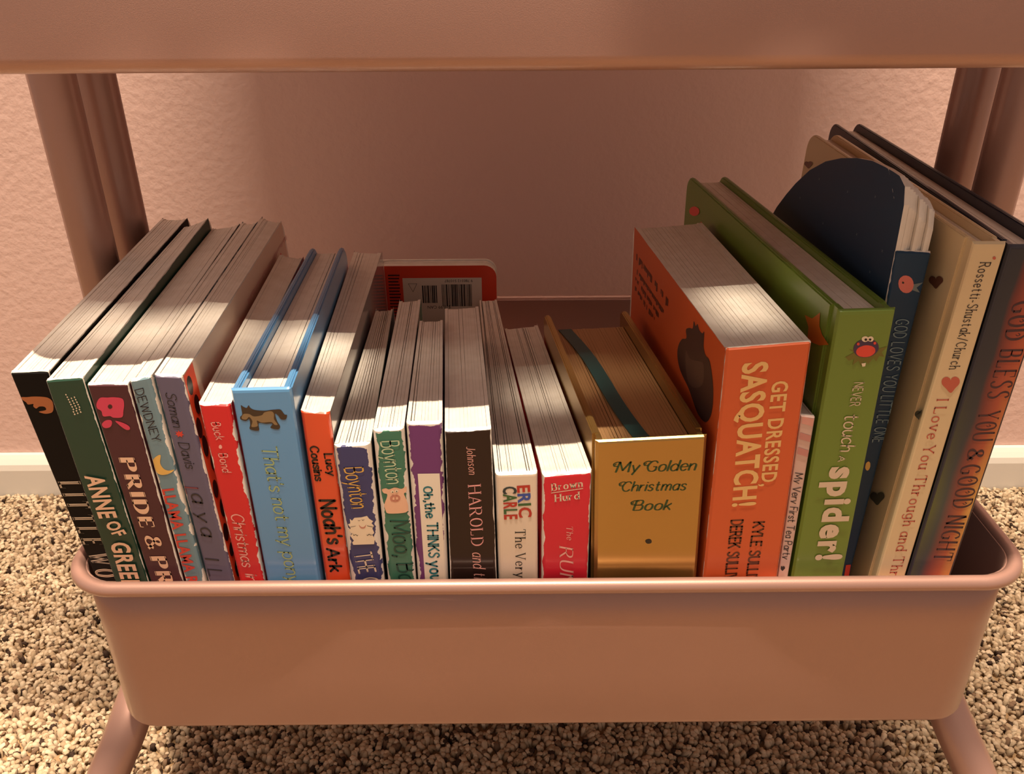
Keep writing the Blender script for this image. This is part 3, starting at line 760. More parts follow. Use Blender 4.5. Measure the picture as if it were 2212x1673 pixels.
SPINE_ART = [
    ('little', 'skin_brown', 1, [(0.0004, 0.0113), (0.003, 0.0113), (0.0057, 0.0111), (0.0092, 0.0113), (0.0118, 0.012), (0.0128, 0.0141), (0.0114, 0.0183), (0.0086, 0.0194), (0.0064, 0.019), (0.0056, 0.0183), (0.0087, 0.0176), (0.0087, 0.0161), (0.0066, 0.0159), (0.0049, 0.0168), (0.0041, 0.0157), (0.0045, 0.0146), (0.0023, 0.0148), (0.0018, 0.0137), (0.0008, 0.0126)]),
    ('pride', 'flower_pink', 1, [(0.0016, 0.0086), (0.0038, 0.0059), (0.0068, 0.0058), (0.0096, 0.0057), (0.0127, 0.0064), (0.0128, 0.0089), (0.0116, 0.0123), (0.0103, 0.0151), (0.0067, 0.0153), (0.0055, 0.0145), (0.0027, 0.0146), (0.0026, 0.0121), (0.0013, 0.0108)]),
    ('pride', 'maroon_dark', 0, [(0.0077, 0.0101), (0.0075, 0.0105), (0.0072, 0.0108), (0.0068, 0.011), (0.0065, 0.0111), (0.0061, 0.011), (0.0059, 0.0107), (0.0058, 0.0104), (0.0058, 0.01), (0.006, 0.0096), (0.0063, 0.0093), (0.0067, 0.009), (0.007, 0.009), (0.0074, 0.0091), (0.0076, 0.0093), (0.0077, 0.0097)]),
    ('pride', 'flower_pink', 1, [(0.0011, 0.0184), (0.003, 0.0166), (0.0053, 0.0164), (0.0054, 0.018), (0.004, 0.0198), (0.0017, 0.0201)]),
    ('pride', 'flower_pink', 1, [(0.0071, 0.0168), (0.0097, 0.0176), (0.012, 0.0193), (0.012, 0.0209), (0.0104, 0.0211), (0.0084, 0.0191)]),
    ('llama', 'moon_yellow', 1, [(0.0048, 0.036), (0.0023, 0.0367), (0.0006, 0.0387), (0.0004, 0.0427), (0.0023, 0.0455), (0.0057, 0.0458), (0.0088, 0.0443), (0.0061, 0.044), (0.0044, 0.0426), (0.0037, 0.0398)]),
    ('ladybug', 'red_print', 0, [(0.003, 0.0259), (0.0041, 0.0264), (0.0045, 0.0253), (0.005, 0.0263), (0.0062, 0.0255), (0.0057, 0.0268), (0.0064, 0.0275), (0.0055, 0.0278), (0.0054, 0.0287), (0.0045, 0.028), (0.0036, 0.0287), (0.0036, 0.0278), (0.0028, 0.0275), (0.0036, 0.0268)]),
    ('pony', 'pony_dark', 1, [(0.0032, 0.0074), (0.0041, 0.008), (0.0054, 0.0086), (0.0064, 0.0074), (0.007, 0.0087), (0.0088, 0.0097), (0.0126, 0.0101), (0.0153, 0.0098), (0.017, 0.0097), (0.0192, 0.0098), (0.0205, 0.0121), (0.0215, 0.0124), (0.0207, 0.0144), (0.0188, 0.0144), (0.0179, 0.0127), (0.017, 0.0117), (0.0166, 0.0123), (0.0171, 0.0155), (0.0179, 0.0178), (0.0167, 0.0192), (0.0138, 0.0183), (0.0149, 0.0164), (0.0122, 0.0164), (0.0092, 0.016), (0.0088, 0.0195), (0.0052, 0.0188), (0.0056, 0.0166), (0.0056, 0.014), (0.0041, 0.0148), (0.0021, 0.014), (0.0021, 0.0127), (0.0031, 0.0115)]),
    ('pony', 'pony_tan', 1, [(0.0036, 0.0115), (0.006, 0.0115), (0.0078, 0.0127), (0.0111, 0.0122), (0.0124, 0.0109), (0.0152, 0.0104), (0.0162, 0.0117), (0.0159, 0.0142), (0.017, 0.0168), (0.0157, 0.0169), (0.0145, 0.0156), (0.0106, 0.0157), (0.0087, 0.0147), (0.0086, 0.0173), (0.006, 0.0176), (0.0068, 0.015), (0.0058, 0.0129), (0.0043, 0.0141), (0.0026, 0.0135)]),
    ('bed', 'animal_white', 0, [(0.003, 0.0377), (0.0039, 0.0388), (0.0051, 0.0373), (0.0082, 0.0372), (0.0108, 0.0366), (0.0115, 0.0381), (0.0132, 0.0397), (0.0124, 0.0407), (0.0133, 0.0423), (0.0125, 0.0436), (0.0131, 0.0461), (0.0122, 0.0471), (0.013, 0.0494), (0.0125, 0.0523), (0.0031, 0.0522), (0.0027, 0.0508), (0.0036, 0.0499), (0.0023, 0.0472), (0.0032, 0.046), (0.0018, 0.044), (0.0029, 0.043), (0.0018, 0.0408), (0.003, 0.0402)]),
    ('moo', 'pig_pink', 1, [(0.0015, 0.0297), (0.0032, 0.029), (0.0046, 0.0297), (0.0072, 0.0289), (0.0099, 0.0298), (0.012, 0.0291), (0.0121, 0.0315), (0.0109, 0.0324), (0.0114, 0.0346), (0.0119, 0.0371), (0.0122, 0.0402), (0.0111, 0.0424), (0.0036, 0.0425), (0.0022, 0.0407), (0.0019, 0.0376), (0.0033, 0.0339), (0.0035, 0.0321), (0.002, 0.0314)]),
    ('moo', 'pig_snout', 1, [(0.0092, 0.0346), (0.009, 0.0353), (0.0084, 0.036), (0.0077, 0.0364), (0.0067, 0.0365), (0.0059, 0.0363), (0.0051, 0.0359), (0.0047, 0.0353), (0.0046, 0.0345), (0.0048, 0.0337), (0.0054, 0.0331), (0.0061, 0.0327), (0.007, 0.0326), (0.0079, 0.0327), (0.0086, 0.0332), (0.0091, 0.0338)]),
    ('moo', 'pig_pink', 1, [(0.0066, 0.0347), (0.0066, 0.035), (0.0065, 0.0352), (0.0063, 0.0354), (0.0061, 0.0354), (0.0059, 0.0354), (0.0058, 0.0352), (0.0057, 0.0349), (0.0057, 0.0346), (0.0058, 0.0343), (0.0059, 0.0341), (0.0061, 0.0339), (0.0062, 0.0338), (0.0064, 0.0339), (0.0065, 0.0341), (0.0066, 0.0343)]),
    ('moo', 'pig_pink', 1, [(0.0082, 0.0345), (0.0081, 0.0349), (0.008, 0.0351), (0.0078, 0.0353), (0.0076, 0.0353), (0.0075, 0.0353), (0.0073, 0.0351), (0.0073, 0.0348), (0.0072, 0.0345), (0.0073, 0.0342), (0.0074, 0.034), (0.0076, 0.0338), (0.0078, 0.0337), (0.0079, 0.0338), (0.0081, 0.034), (0.0081, 0.0342)]),
    ('moo', 'animal_white', 1, [(0.0067, 0.031), (0.0066, 0.0313), (0.0064, 0.0315), (0.0062, 0.0317), (0.0059, 0.0317), (0.0056, 0.0317), (0.0054, 0.0315), (0.0052, 0.0312), (0.0052, 0.0309), (0.0053, 0.0306), (0.0055, 0.0304), (0.0057, 0.0302), (0.006, 0.0302), (0.0063, 0.0302), (0.0065, 0.0304), (0.0067, 0.0307)]),
    ('moo', 'animal_white', 1, [(0.0086, 0.0307), (0.0085, 0.031), (0.0083, 0.0313), (0.0081, 0.0315), (0.0078, 0.0315), (0.0075, 0.0315), (0.0073, 0.0313), (0.0071, 0.031), (0.0071, 0.0307), (0.0072, 0.0304), (0.0073, 0.0302), (0.0076, 0.03), (0.0079, 0.0299), (0.0082, 0.03), (0.0084, 0.0302), (0.0086, 0.0304)]),
    ('moo', 'black', 1, [(0.0063, 0.0311), (0.0063, 0.0313), (0.0062, 0.0314), (0.0061, 0.0314), (0.006, 0.0314), (0.0059, 0.0314), (0.0058, 0.0314), (0.0058, 0.0313), (0.0058, 0.0311), (0.0058, 0.031), (0.0059, 0.0309), (0.006, 0.0309), (0.0061, 0.0308), (0.0062, 0.0309), (0.0062, 0.0309), (0.0063, 0.031)]),
    ('moo', 'black', 1, [(0.0081, 0.0309), (0.008, 0.031), (0.008, 0.0311), (0.0079, 0.0312), (0.0078, 0.0312), (0.0077, 0.0312), (0.0076, 0.0311), (0.0076, 0.031), (0.0076, 0.0309), (0.0076, 0.0308), (0.0077, 0.0307), (0.0077, 0.0306), (0.0078, 0.0306), (0.0079, 0.0306), (0.008, 0.0307), (0.0081, 0.0308)]),
    ('bed', 'pig_snout', 1, [(0.0067, 0.0412), (0.0074, 0.0431), (0.0091, 0.0432), (0.0099, 0.0413), (0.0088, 0.0425), (0.0076, 0.0424)]),
    ('bed', 'pony_dark', 0, [(0.0064, 0.0386), (0.007, 0.0392), (0.0076, 0.0387), (0.0076, 0.0385), (0.007, 0.039), (0.0065, 0.0385)]),
    ('bed', 'pony_dark', 0, [(0.0082, 0.0385), (0.0087, 0.0391), (0.0094, 0.0385), (0.0093, 0.0383), (0.0088, 0.0388), (0.0083, 0.0383)]),
    ('bed', 'pony_dark', 0, [(0.0033, 0.0452), (0.0038, 0.0471), (0.0048, 0.0466), (0.0054, 0.0474), (0.0061, 0.0465), (0.0055, 0.047), (0.0048, 0.0463), (0.0039, 0.0467)]),
    ('bed', 'pony_dark', 0, [(0.0094, 0.0466), (0.0099, 0.0475), (0.0108, 0.0468), (0.0115, 0.0474), (0.0124, 0.0469), (0.0115, 0.047), (0.0108, 0.0464), (0.0099, 0.0471)]),
    ('bed', 'pony_dark', 0, [(0.0017, 0.0424), (0.0052, 0.0416), (0.0052, 0.0418), (0.0018, 0.0426)]),
    ('bed', 'pony_dark', 0, [(0.0103, 0.0417), (0.0129, 0.0426), (0.0129, 0.0429), (0.0103, 0.042)]),
    ('oh', 'panel_white', 0, [(0.0034, 0.0249), (0.0128, 0.025), (0.013, 0.0889), (0.0033, 0.0888)]),
    ('brown', 'cream', 0, [(0.0036, 0.0087), (0.0175, 0.0078), (0.0175, 0.0082), (0.0036, 0.0091)]),
    ('buck', 'pale_pink', 1, [(0.0061, 0.0203), (0.006, 0.0207), (0.0058, 0.021), (0.0055, 0.0212), (0.0052, 0.0213), (0.005, 0.0212), (0.0048, 0.021), (0.0047, 0.0206), (0.0047, 0.0202), (0.0049, 0.0199), (0.0051, 0.0195), (0.0054, 0.0193), (0.0056, 0.0192), (0.0059, 0.0193), (0.006, 0.0196), (0.0061, 0.0199)]),
    ('gold', 'black', 0, [(0.0256, 0.0539), (0.0256, 0.0543), (0.0253, 0.0548), (0.0248, 0.055), (0.0242, 0.0551), (0.0237, 0.055), (0.0232, 0.0547), (0.0229, 0.0542), (0.0227, 0.0537), (0.0228, 0.0532), (0.0231, 0.0528), (0.0236, 0.0526), (0.0241, 0.0525), (0.0247, 0.0526), (0.0252, 0.0529), (0.0255, 0.0533)]),
    ('tea', 'pale_pink', 0, [(0.0, 0.0002), (0.0065, 0.0011), (0.0062, 0.0047), (-0.0001, 0.0036)]),
    ('tea', 'stripe_pink', 0, [(-0.0004, 0.0081), (0.006, 0.0092), (0.0057, 0.0124), (-0.0005, 0.0113)]),
    ('tea', 'stripe_pink', 0, [(-0.0006, 0.0154), (0.0056, 0.0166), (0.0054, 0.0199), (-0.001, 0.0187)]),
    ('tea', 'ink', 0, [(0.0016, 0.0829), (0.0008, 0.082), (0.0002, 0.0812), (0.0001, 0.0804), (0.0006, 0.08), (0.0012, 0.0802), (0.0013, 0.0806), (0.0014, 0.0802), (0.0019, 0.08), (0.0025, 0.0804), (0.0026, 0.0813), (0.0021, 0.0821)]),
    ('spider', 'leaf_olive', 0, [(0.0057, 0.0203), (0.009, 0.0184), (0.0066, 0.0168), (0.0095, 0.0177), (0.0179, 0.0171), (0.0219, 0.016), (0.0199, 0.0187), (0.0214, 0.0207), (0.0192, 0.0202), (0.0185, 0.0226), (0.0172, 0.021), (0.0155, 0.0237), (0.0138, 0.0221), (0.0128, 0.0244), (0.0113, 0.022), (0.0092, 0.024), (0.0094, 0.0212), (0.0074, 0.0219)]),
    ('spider', 'critter_navy', 1, [(0.0182, 0.0158), (0.0184, 0.0174), (0.0177, 0.0189), (0.0164, 0.02), (0.0146, 0.0206), (0.0126, 0.0206), (0.0108, 0.02), (0.0093, 0.0188), (0.0085, 0.0173), (0.0084, 0.0157), (0.009, 0.0142), (0.0103, 0.0131), (0.0121, 0.0126), (0.0141, 0.0126), (0.0159, 0.0132), (0.0174, 0.0144)]),
    ('spider', 'critter_red', 1, [(0.0172, 0.0176), (0.0172, 0.0186), (0.0166, 0.0195), (0.0155, 0.0202), (0.0141, 0.0205), (0.0126, 0.0204), (0.0112, 0.02), (0.0102, 0.0192), (0.0097, 0.0183), (0.0097, 0.0172), (0.0103, 0.0163), (0.0114, 0.0157), (0.0128, 0.0153), (0.0143, 0.0154), (0.0156, 0.0158), (0.0167, 0.0166)]),
    ('spider', 'animal_white', 1, [(0.0137, 0.0126), (0.0137, 0.013), (0.0134, 0.0134), (0.013, 0.0137), (0.0125, 0.0138), (0.012, 0.0137), (0.0115, 0.0134), (0.0111, 0.013), (0.0109, 0.0125), (0.0109, 0.012), (0.0112, 0.0116), (0.0116, 0.0114), (0.0121, 0.0113), (0.0126, 0.0114), (0.0131, 0.0117), (0.0135, 0.0121)]),
    ('spider', 'animal_white', 1, [(0.0156, 0.0126), (0.0156, 0.013), (0.0154, 0.0134), (0.0151, 0.0137), (0.0146, 0.0137), (0.0141, 0.0136), (0.0137, 0.0134), (0.0134, 0.013), (0.0132, 0.0125), (0.0132, 0.0121), (0.0134, 0.0117), (0.0138, 0.0115), (0.0142, 0.0114), (0.0147, 0.0115), (0.0151, 0.0118), (0.0154, 0.0121)]),
    ('spider', 'black', 1, [(0.0131, 0.0128), (0.0131, 0.013), (0.013, 0.0132), (0.0129, 0.0133), (0.0126, 0.0133), (0.0124, 0.0133), (0.0122, 0.0131), (0.0121, 0.013), (0.012, 0.0127), (0.012, 0.0125), (0.0121, 0.0124), (0.0122, 0.0123), (0.0125, 0.0122), (0.0127, 0.0123), (0.0129, 0.0124), (0.013, 0.0126)]),
    ('spider', 'black', 1, [(0.0147, 0.0128), (0.0147, 0.013), (0.0146, 0.0132), (0.0145, 0.0133), (0.0143, 0.0133), (0.0141, 0.0133), (0.014, 0.0132), (0.0138, 0.013), (0.0137, 0.0128), (0.0137, 0.0126), (0.0138, 0.0124), (0.014, 0.0123), (0.0141, 0.0123), (0.0143, 0.0123), (0.0145, 0.0124), (0.0147, 0.0126)]),
    ('spider', 'critter_red', 1, [(0.0104, 0.0146), (0.0104, 0.0148), (0.0103, 0.015), (0.0102, 0.0151), (0.01, 0.0152), (0.0097, 0.0151), (0.0095, 0.015), (0.0094, 0.0148), (0.0093, 0.0145), (0.0093, 0.0143), (0.0094, 0.0141), (0.0095, 0.014), (0.0097, 0.0139), (0.01, 0.014), (0.0102, 0.0141), (0.0103, 0.0143)]),
    ('spider', 'critter_red', 1, [(0.0169, 0.0144), (0.0169, 0.0146), (0.0168, 0.0148), (0.0167, 0.015), (0.0165, 0.015), (0.0162, 0.015), (0.016, 0.0148), (0.0159, 0.0146), (0.0158, 0.0144), (0.0158, 0.0141), (0.0159, 0.0139), (0.016, 0.0138), (0.0162, 0.0138), (0.0165, 0.0138), (0.0167, 0.014), (0.0168, 0.0142)]),
    ('spider', 'animal_white', 0, [(0.0126, 0.0232), (0.0143, 0.023), (0.0143, 0.0245), (0.0132, 0.0247)]),
    ('godlove', 'star_dust', 0, [(0.0089, 0.0136), (0.0143, 0.0124), (0.011, 0.0148), (0.0128, 0.0169), (0.0093, 0.0159)]),
    ('godlove', 'bird_pink', 0, [(0.0096, 0.0136), (0.0096, 0.015), (0.0092, 0.0163), (0.0083, 0.0171), (0.0072, 0.0173), (0.0059, 0.017), (0.0047, 0.0161), (0.0038, 0.0149), (0.0033, 0.0134), (0.0032, 0.012), (0.0037, 0.0108), (0.0046, 0.01), (0.0057, 0.0098), (0.007, 0.0101), (0.0082, 0.0109), (0.0091, 0.0122)]),
    ('godlove', 'black', 1, [(0.0056, 0.0129), (0.0056, 0.0131), (0.0055, 0.0132), (0.0054, 0.0133), (0.0052, 0.0134), (0.005, 0.0133), (0.0049, 0.0132), (0.0047, 0.0131), (0.0047, 0.0129), (0.0047, 0.0127), (0.0047, 0.0125), (0.0049, 0.0124), (0.005, 0.0124), (0.0052, 0.0125), (0.0054, 0.0126), (0.0055, 0.0127)]),
    ('godlove', 'moon_yellow', 1, [(0.0072, 0.1007), (0.0071, 0.1016), (0.0069, 0.1023), (0.0065, 0.1028), (0.0061, 0.1028), (0.0057, 0.1025), (0.0053, 0.1019), (0.005, 0.1011), (0.005, 0.1001), (0.005, 0.0992), (0.0053, 0.0985), (0.0057, 0.0981), (0.0061, 0.098), (0.0065, 0.0983), (0.0069, 0.0989), (0.0071, 0.0998)]),
    ('godlove', 'red_print', 0, [(0.0054, 0.1571), (0.0077, 0.1568), (0.0085, 0.1665), (0.0056, 0.1664)]),
    ('love', 'red_soft', 1, [(0.0083, 0.064), (0.0058, 0.0619), (0.0036, 0.0598), (0.0032, 0.0577), (0.0044, 0.0566), (0.0061, 0.0572), (0.0068, 0.0582), (0.0069, 0.0572), (0.0082, 0.0565), (0.01, 0.0575), (0.0107, 0.0596), (0.0096, 0.0618)]),
    ('love', 'red_soft', 1, [(0.0099, 0.0061), (0.0099, 0.0064), (0.0099, 0.0066), (0.0097, 0.0067), (0.0095, 0.0068), (0.0092, 0.0067), (0.009, 0.0066), (0.0088, 0.0064), (0.0087, 0.0061), (0.0087, 0.0059), (0.0087, 0.0057), (0.0089, 0.0056), (0.0091, 0.0055), (0.0094, 0.0055), (0.0096, 0.0057), (0.0098, 0.0059)]),
    ('anne', 'cream', 0, [(0.0062, 0.0065), (0.0066, 0.0063), (0.0068, 0.0068), (0.0064, 0.0071)]),
    ('anne', 'cream', 0, [(0.0064, 0.0077), (0.0068, 0.0074), (0.0071, 0.0079), (0.0066, 0.0082)]),
    ('anne', 'cream', 0, [(0.0066, 0.0088), (0.007, 0.0085), (0.0073, 0.009), (0.0068, 0.0094)]),
    ('anne', 'cream', 0, [(0.008, 0.0083), (0.0084, 0.008), (0.0086, 0.0085), (0.0082, 0.0089)]),
    ('anne', 'cream', 0, [(0.0094, 0.0079), (0.0098, 0.0076), (0.01, 0.0081), (0.0096, 0.0085)]),
    ('anne', 'cream', 0, [(0.0068, 0.0099), (0.0072, 0.0096), (0.0075, 0.0101), (0.007, 0.0105)]),
    ('anne', 'cream', 0, [(0.0082, 0.0094), (0.0086, 0.0091), (0.0089, 0.0097), (0.0084, 0.01)]),
    ('anne', 'cream', 0, [(0.0096, 0.009), (0.01, 0.0087), (0.0102, 0.0092), (0.0098, 0.0096)]),
    ('anne', 'cream', 0, [(0.007, 0.011), (0.0074, 0.0107), (0.0077, 0.0112), (0.0072, 0.0116)]),
    ('anne', 'cream', 0, [(0.0084, 0.0105), (0.0088, 0.0102), (0.0091, 0.0108), (0.0086, 0.0111)]),
    ('anne', 'cream', 0, [(0.0098, 0.0101), (0.0102, 0.0098), (0.0105, 0.0103), (0.01, 0.0107)]),
    ('anne', 'cream', 0, [(0.0072, 0.0121), (0.0077, 0.0118), (0.0079, 0.0123), (0.0075, 0.0127)]),
    ('anne', 'cream', 0, [(0.0086, 0.0117), (0.0091, 0.0114), (0.0093, 0.0119), (0.0088, 0.0123)]),
    ('anne', 'cream', 0, [(0.01, 0.0112), (0.0104, 0.0109), (0.0107, 0.0114), (0.0102, 0.0118)]),
    ('anne', 'cream', 0, [(0.0074, 0.0132), (0.0079, 0.0129), (0.0081, 0.0135), (0.0077, 0.0138)]),
    ('anne', 'cream', 0, [(0.0088, 0.0128), (0.0093, 0.0125), (0.0095, 0.013), (0.0091, 0.0134)]),
    ('anne', 'cream', 0, [(0.0102, 0.0123), (0.0107, 0.012), (0.0109, 0.0126), (0.0105, 0.0129)]),
    ('anne', 'cream', 0, [(0.0072, 0.0143), (0.0076, 0.014), (0.0079, 0.0146), (0.0074, 0.0149)]),
    ('anne', 'cream', 0, [(0.0086, 0.0139), (0.009, 0.0136), (0.0093, 0.0141), (0.0088, 0.0145)]),
    ('anne', 'cream', 0, [(0.01, 0.0134), (0.0104, 0.0131), (0.0107, 0.0137), (0.0102, 0.014)]),
    ('anne', 'cream', 0, [(0.0074, 0.0154), (0.0079, 0.0151), (0.0081, 0.0157), (0.0076, 0.016)]),
    ('anne', 'cream', 0, [(0.0088, 0.015), (0.0092, 0.0147), (0.0095, 0.0152), (0.009, 0.0156)]),
    ('anne', 'cream', 0, [(0.0102, 0.0145), (0.0106, 0.0142), (0.0109, 0.0148), (0.0104, 0.0151)]),
]
SIDE_ART = [
    ('sasq', 'sasq_dark', 1, 0, [(0.0638, 0.0341), (0.0639, 0.029), (0.059, 0.0229), (0.0521, 0.0191), (0.0537, 0.0155), (0.0485, 0.0123), (0.0441, 0.0106), (0.0432, 0.0067), (0.0401, 0.0077), (0.0378, 0.0058), (0.0346, 0.0073), (0.0302, 0.0068), (0.028, 0.0052), (0.0271, 0.0117), (0.0237, 0.0142), (0.0177, 0.0142), (0.0114, 0.0214), (0.0091, 0.0295), (0.0105, 0.037), (0.0166, 0.0434), (0.0273, 0.0451), (0.0356, 0.0428), (0.0442, 0.0404), (0.0527, 0.0396), (0.0596, 0.0379)]),
    ('sasq', 'sasq_grey', 1, 0, [(0.0513, 0.0249), (0.044, 0.0258), (0.0318, 0.0211), (0.025, 0.0195), (0.0236, 0.0277), (0.0337, 0.0355), (0.0429, 0.0378), (0.0488, 0.0345)]),
    ('spider', 'critter_orange', 0, 0, [(0.0278, 0.0137), (0.0206, 0.0123), (0.0146, 0.007), (0.0132, 0.0124), (0.0099, 0.0147), (0.003, 0.0161), (0.0105, 0.0199), (0.0218, 0.023), (0.0227, 0.0171)]),
    ('spider', 'critter_red', 1, 0, [(0.1826, 0.0139), (0.183, 0.0151), (0.1849, 0.0166), (0.1878, 0.018), (0.1914, 0.0193), (0.1953, 0.0202), (0.1987, 0.0206), (0.2011, 0.0204), (0.2022, 0.0196), (0.2017, 0.0183), (0.1998, 0.0168), (0.1967, 0.0153), (0.193, 0.014), (0.1892, 0.0132), (0.1859, 0.0129), (0.1836, 0.0131)]),
    ('love', 'heart_brown', 1, 0, [(0.0172, 0.0253), (0.0207, 0.0251), (0.024, 0.0248), (0.0245, 0.0234), (0.0226, 0.0219), (0.0202, 0.0215), (0.0193, 0.0219), (0.0191, 0.021), (0.0171, 0.0198), (0.0146, 0.0197), (0.0136, 0.0208), (0.0153, 0.023)]),
    ('love', 'heart_grey', 1, 0, [(0.0002, 0.0779), (0.0032, 0.0781), (0.0061, 0.0782), (0.0065, 0.0769), (0.005, 0.0752), (0.0028, 0.0745), (0.002, 0.0748), (0.0019, 0.0739), (0.0002, 0.0725), (-0.002, 0.072), (-0.0029, 0.073), (-0.0015, 0.0754)]),
    ('love', 'heart_grey', 1, 0, [(0.0161, 0.1319), (0.0202, 0.1328), (0.0241, 0.1334), (0.0247, 0.1317), (0.0225, 0.1291), (0.0196, 0.1277), (0.0185, 0.128), (0.0183, 0.1268), (0.016, 0.1245), (0.0131, 0.1235), (0.0119, 0.1247), (0.0138, 0.1282)]),
    ('love', 'heart_brown', 1, 0, [(0.1915, 0.0188), (0.1956, 0.0186), (0.1994, 0.0183), (0.1997, 0.0172), (0.1972, 0.016), (0.1943, 0.0157), (0.1933, 0.016), (0.1929, 0.0153), (0.1904, 0.0144), (0.1874, 0.0143), (0.1864, 0.0152), (0.1888, 0.017)]),
]
# ------------------------------------------------------------------ books
EY = Vector((0, -1, 0))

class Frame:
    """a book's own space: s across (0 left .. 1 right), t back from the spine, y down from the top (metres)"""
    def __init__(self, key):
        a, b, c, d, A, B, Cc, D = [Vector(p) for p in BOOK_CORNERS[key]]
        self.a, self.b, self.c, self.d, self.A, self.B, self.Cc, self.D = a, b, c, d, A, B, Cc, D
        self.T = c.y - a.y
        self.vl, self.vr = (c - a) / self.T, (d - b) / self.T
        self.HL, self.HR = (a - A).length, (b - B).length
        self.wl, self.wr = (a - A) / self.HL, (b - B) / self.HR
        self.H = self.HL
        self.th = b.x - a.x
        self.base = (A + B + Cc + D) / 4
        self.nl = self.wl.cross(self.vl).normalized()
        if self.nl.x > 0: self.nl = -self.nl
        self.nr = self.wr.cross(self.vr).normalized()
        if self.nr.x < 0: self.nr = -self.nr
    def P(self, s, t, y):
        f, g = t / self.T, y / self.HL
        Lf = self.a + (self.A - self.a) * g; Lr = self.c + (self.Cc - self.c) * g
        Rf = self.b + (self.B - self.b) * g; Rr = self.d + (self.D - self.d) * g
        L = Lf + (Lr - Lf) * f
        R = Rf + (Rr - Rf) * f
        return L + (R - L) * s
    def width(self, y):
        return (self.P(1, 0, y) - self.P(0, 0, y)).length

def outline(t0, t1, y0, y1, r=.004, front=0.0):
    """side outline with rounded corners away from the spine (and at the spine too if front > 0)"""
    o = []
    def arc(ct, cy, a0, rr):
        for i in range(7):
            a = math.radians(a0 + 15 * i)
            o.append((ct + rr * math.cos(a), cy + rr * math.sin(a)))
    if front: arc(t0 + front, y0 + front, 180, front)
    else: o.append((t0, y0))
    arc(t1 - r, y0 + r, 270, r)
    arc(t1 - r, y1 - r, 0, r)
    if front: arc(t0 + front, y1 - front, 90, front)
    else: o.append((t0, y1))
    return o

def slab(mb, fr, sa, sb, ol, m_left, m_right, m_edge, sback=None, dish=0.0):
    """plate between s = sa and s = sb following the outline; sback gives other s values at the fore edge"""
    T = fr.T
    sa2, sb2 = sback if sback else (sa, sb)
    n = len(ol)
    Lp = [fr.P(sa + (sa2 - sa) * t / T, t, y) for t, y in ol]
    Rp = [fr.P(sb + (sb2 - sb) * t / T, t, y) for t, y in ol]
    ty0 = min(y for t, y in ol); t0 = min(t for t, y in ol)
    uv = [(min(t - t0 + .0005, y - ty0), y) for t, y in ol]
    mb.add(Lp, [tuple(range(n))], m_left, uv)
    mb.add(Rp, [tuple(range(n))[::-1]], m_right, uv)
    mb.add(Lp + Rp, [(i, n + i, n + (i + 1) % n, (i + 1) % n) for i in range(n)], m_edge)

def cover_face(mb, fr, s, right, t0, t1, y0, y1, mt, off=.00012):
    """fine grid of print on a cover's outer face, so that wear can follow the edges"""
    nt, ny = 14, 20
    nn = fr.nr if right else fr.nl
    vs_, uv = [], []
    for i in range(nt + 1):
        for j in range(ny + 1):
            t = t0 + (t1 - t0) * (i / nt) ** 1.6; y = y0 + (y1 - y0) * (j / ny) ** 1.6
            vs_.append(fr.P(s, t, y) + nn * off); uv.append((min(t - t0, y - y0), y))
    fs = []
    for i in range(nt):
        for j in range(ny):
            q = (i * (ny + 1) + j, (i + 1) * (ny + 1) + j, (i + 1) * (ny + 1) + j + 1, i * (ny + 1) + j + 1)
            fs.append(q if right else q[::-1])
    mb.add(vs_, fs, mt, uv)

def spine_mesh(mb, fr, mt, m_edge, tsp=.0022, re=.0018, rt=.0008, s0=0.0, s1=1.0, y0=0.0):
    """outer spine with rounded long edges; the print's rubbed edges come from the material"""
    H = fr.H
    nx, ny = 14, 46
    xs = [0, .03, .07, .12, .18, .3, .42, .5, .58, .7, .82, .88, .93, .97, 1]
    ys = [y0 + (H - y0) * (j / ny) ** 1.5 for j in range(ny + 1)]
    rows, uv = [], []
    for y in ys:
        w = fr.width(y)
        for x in xs:
            s = s0 + (s1 - s0) * x
            dx = min(x, 1 - x) * w * (s1 - s0)
            rec = 0
            if dx < re: rec = re * (1 - math.sqrt(max(0, 1 - ((re - dx) / re) ** 2)))
            if y - y0 < rt: rec += rt * (1 - math.sqrt(max(0, 1 - ((rt - (y - y0)) / rt) ** 2)))
            rows.append(fr.P(s, min(rec, tsp * .85), y)); uv.append((min(dx, y - y0), y))
    n = len(xs)
    fs = [(j * n + i, (j + 1) * n + i, (j + 1) * n + i + 1, j * n + i + 1) for j in range(ny) for i in range(n - 1)]
    mb.add(rows, fs, mt, uv)
    # back, top, bottom and side faces
    top = rows[:n]; bot = rows[-n:]
    tb = [fr.P(s0 + (s1 - s0) * x, tsp, y0) for x in xs]; bb = [fr.P(s0 + (s1 - s0) * x, tsp, H) for x in xs]
    mb.add(top + tb, [(i, i + 1, n + i + 1, n + i) for i in range(n - 1)], m_edge)
    mb.add(bot + bb, [(i + 1, i, n + i, n + i + 1) for i in range(n - 1)], m_edge)
    mb.add(tb + bb, [(i, i + 1, n + i + 1, n + i) for i in range(n - 1)], m_edge)
    for e, fl in ((0, 0), (n - 1, 1)):
        side = [rows[j * n + e] for j in range(ny + 1)]
        bk = [fr.P(s0 + (s1 - s0) * xs[e], tsp, y) for y in ys]
        f2 = [(j, ny + 1 + j, ny + 2 + j, j + 1) for j in range(ny)]
        mb.add(side + bk, f2 if not fl else [q[::-1] for q in f2], mt, [(.004, y) for y in ys] * 2)

from mathutils.geometry import tessellate_polygon

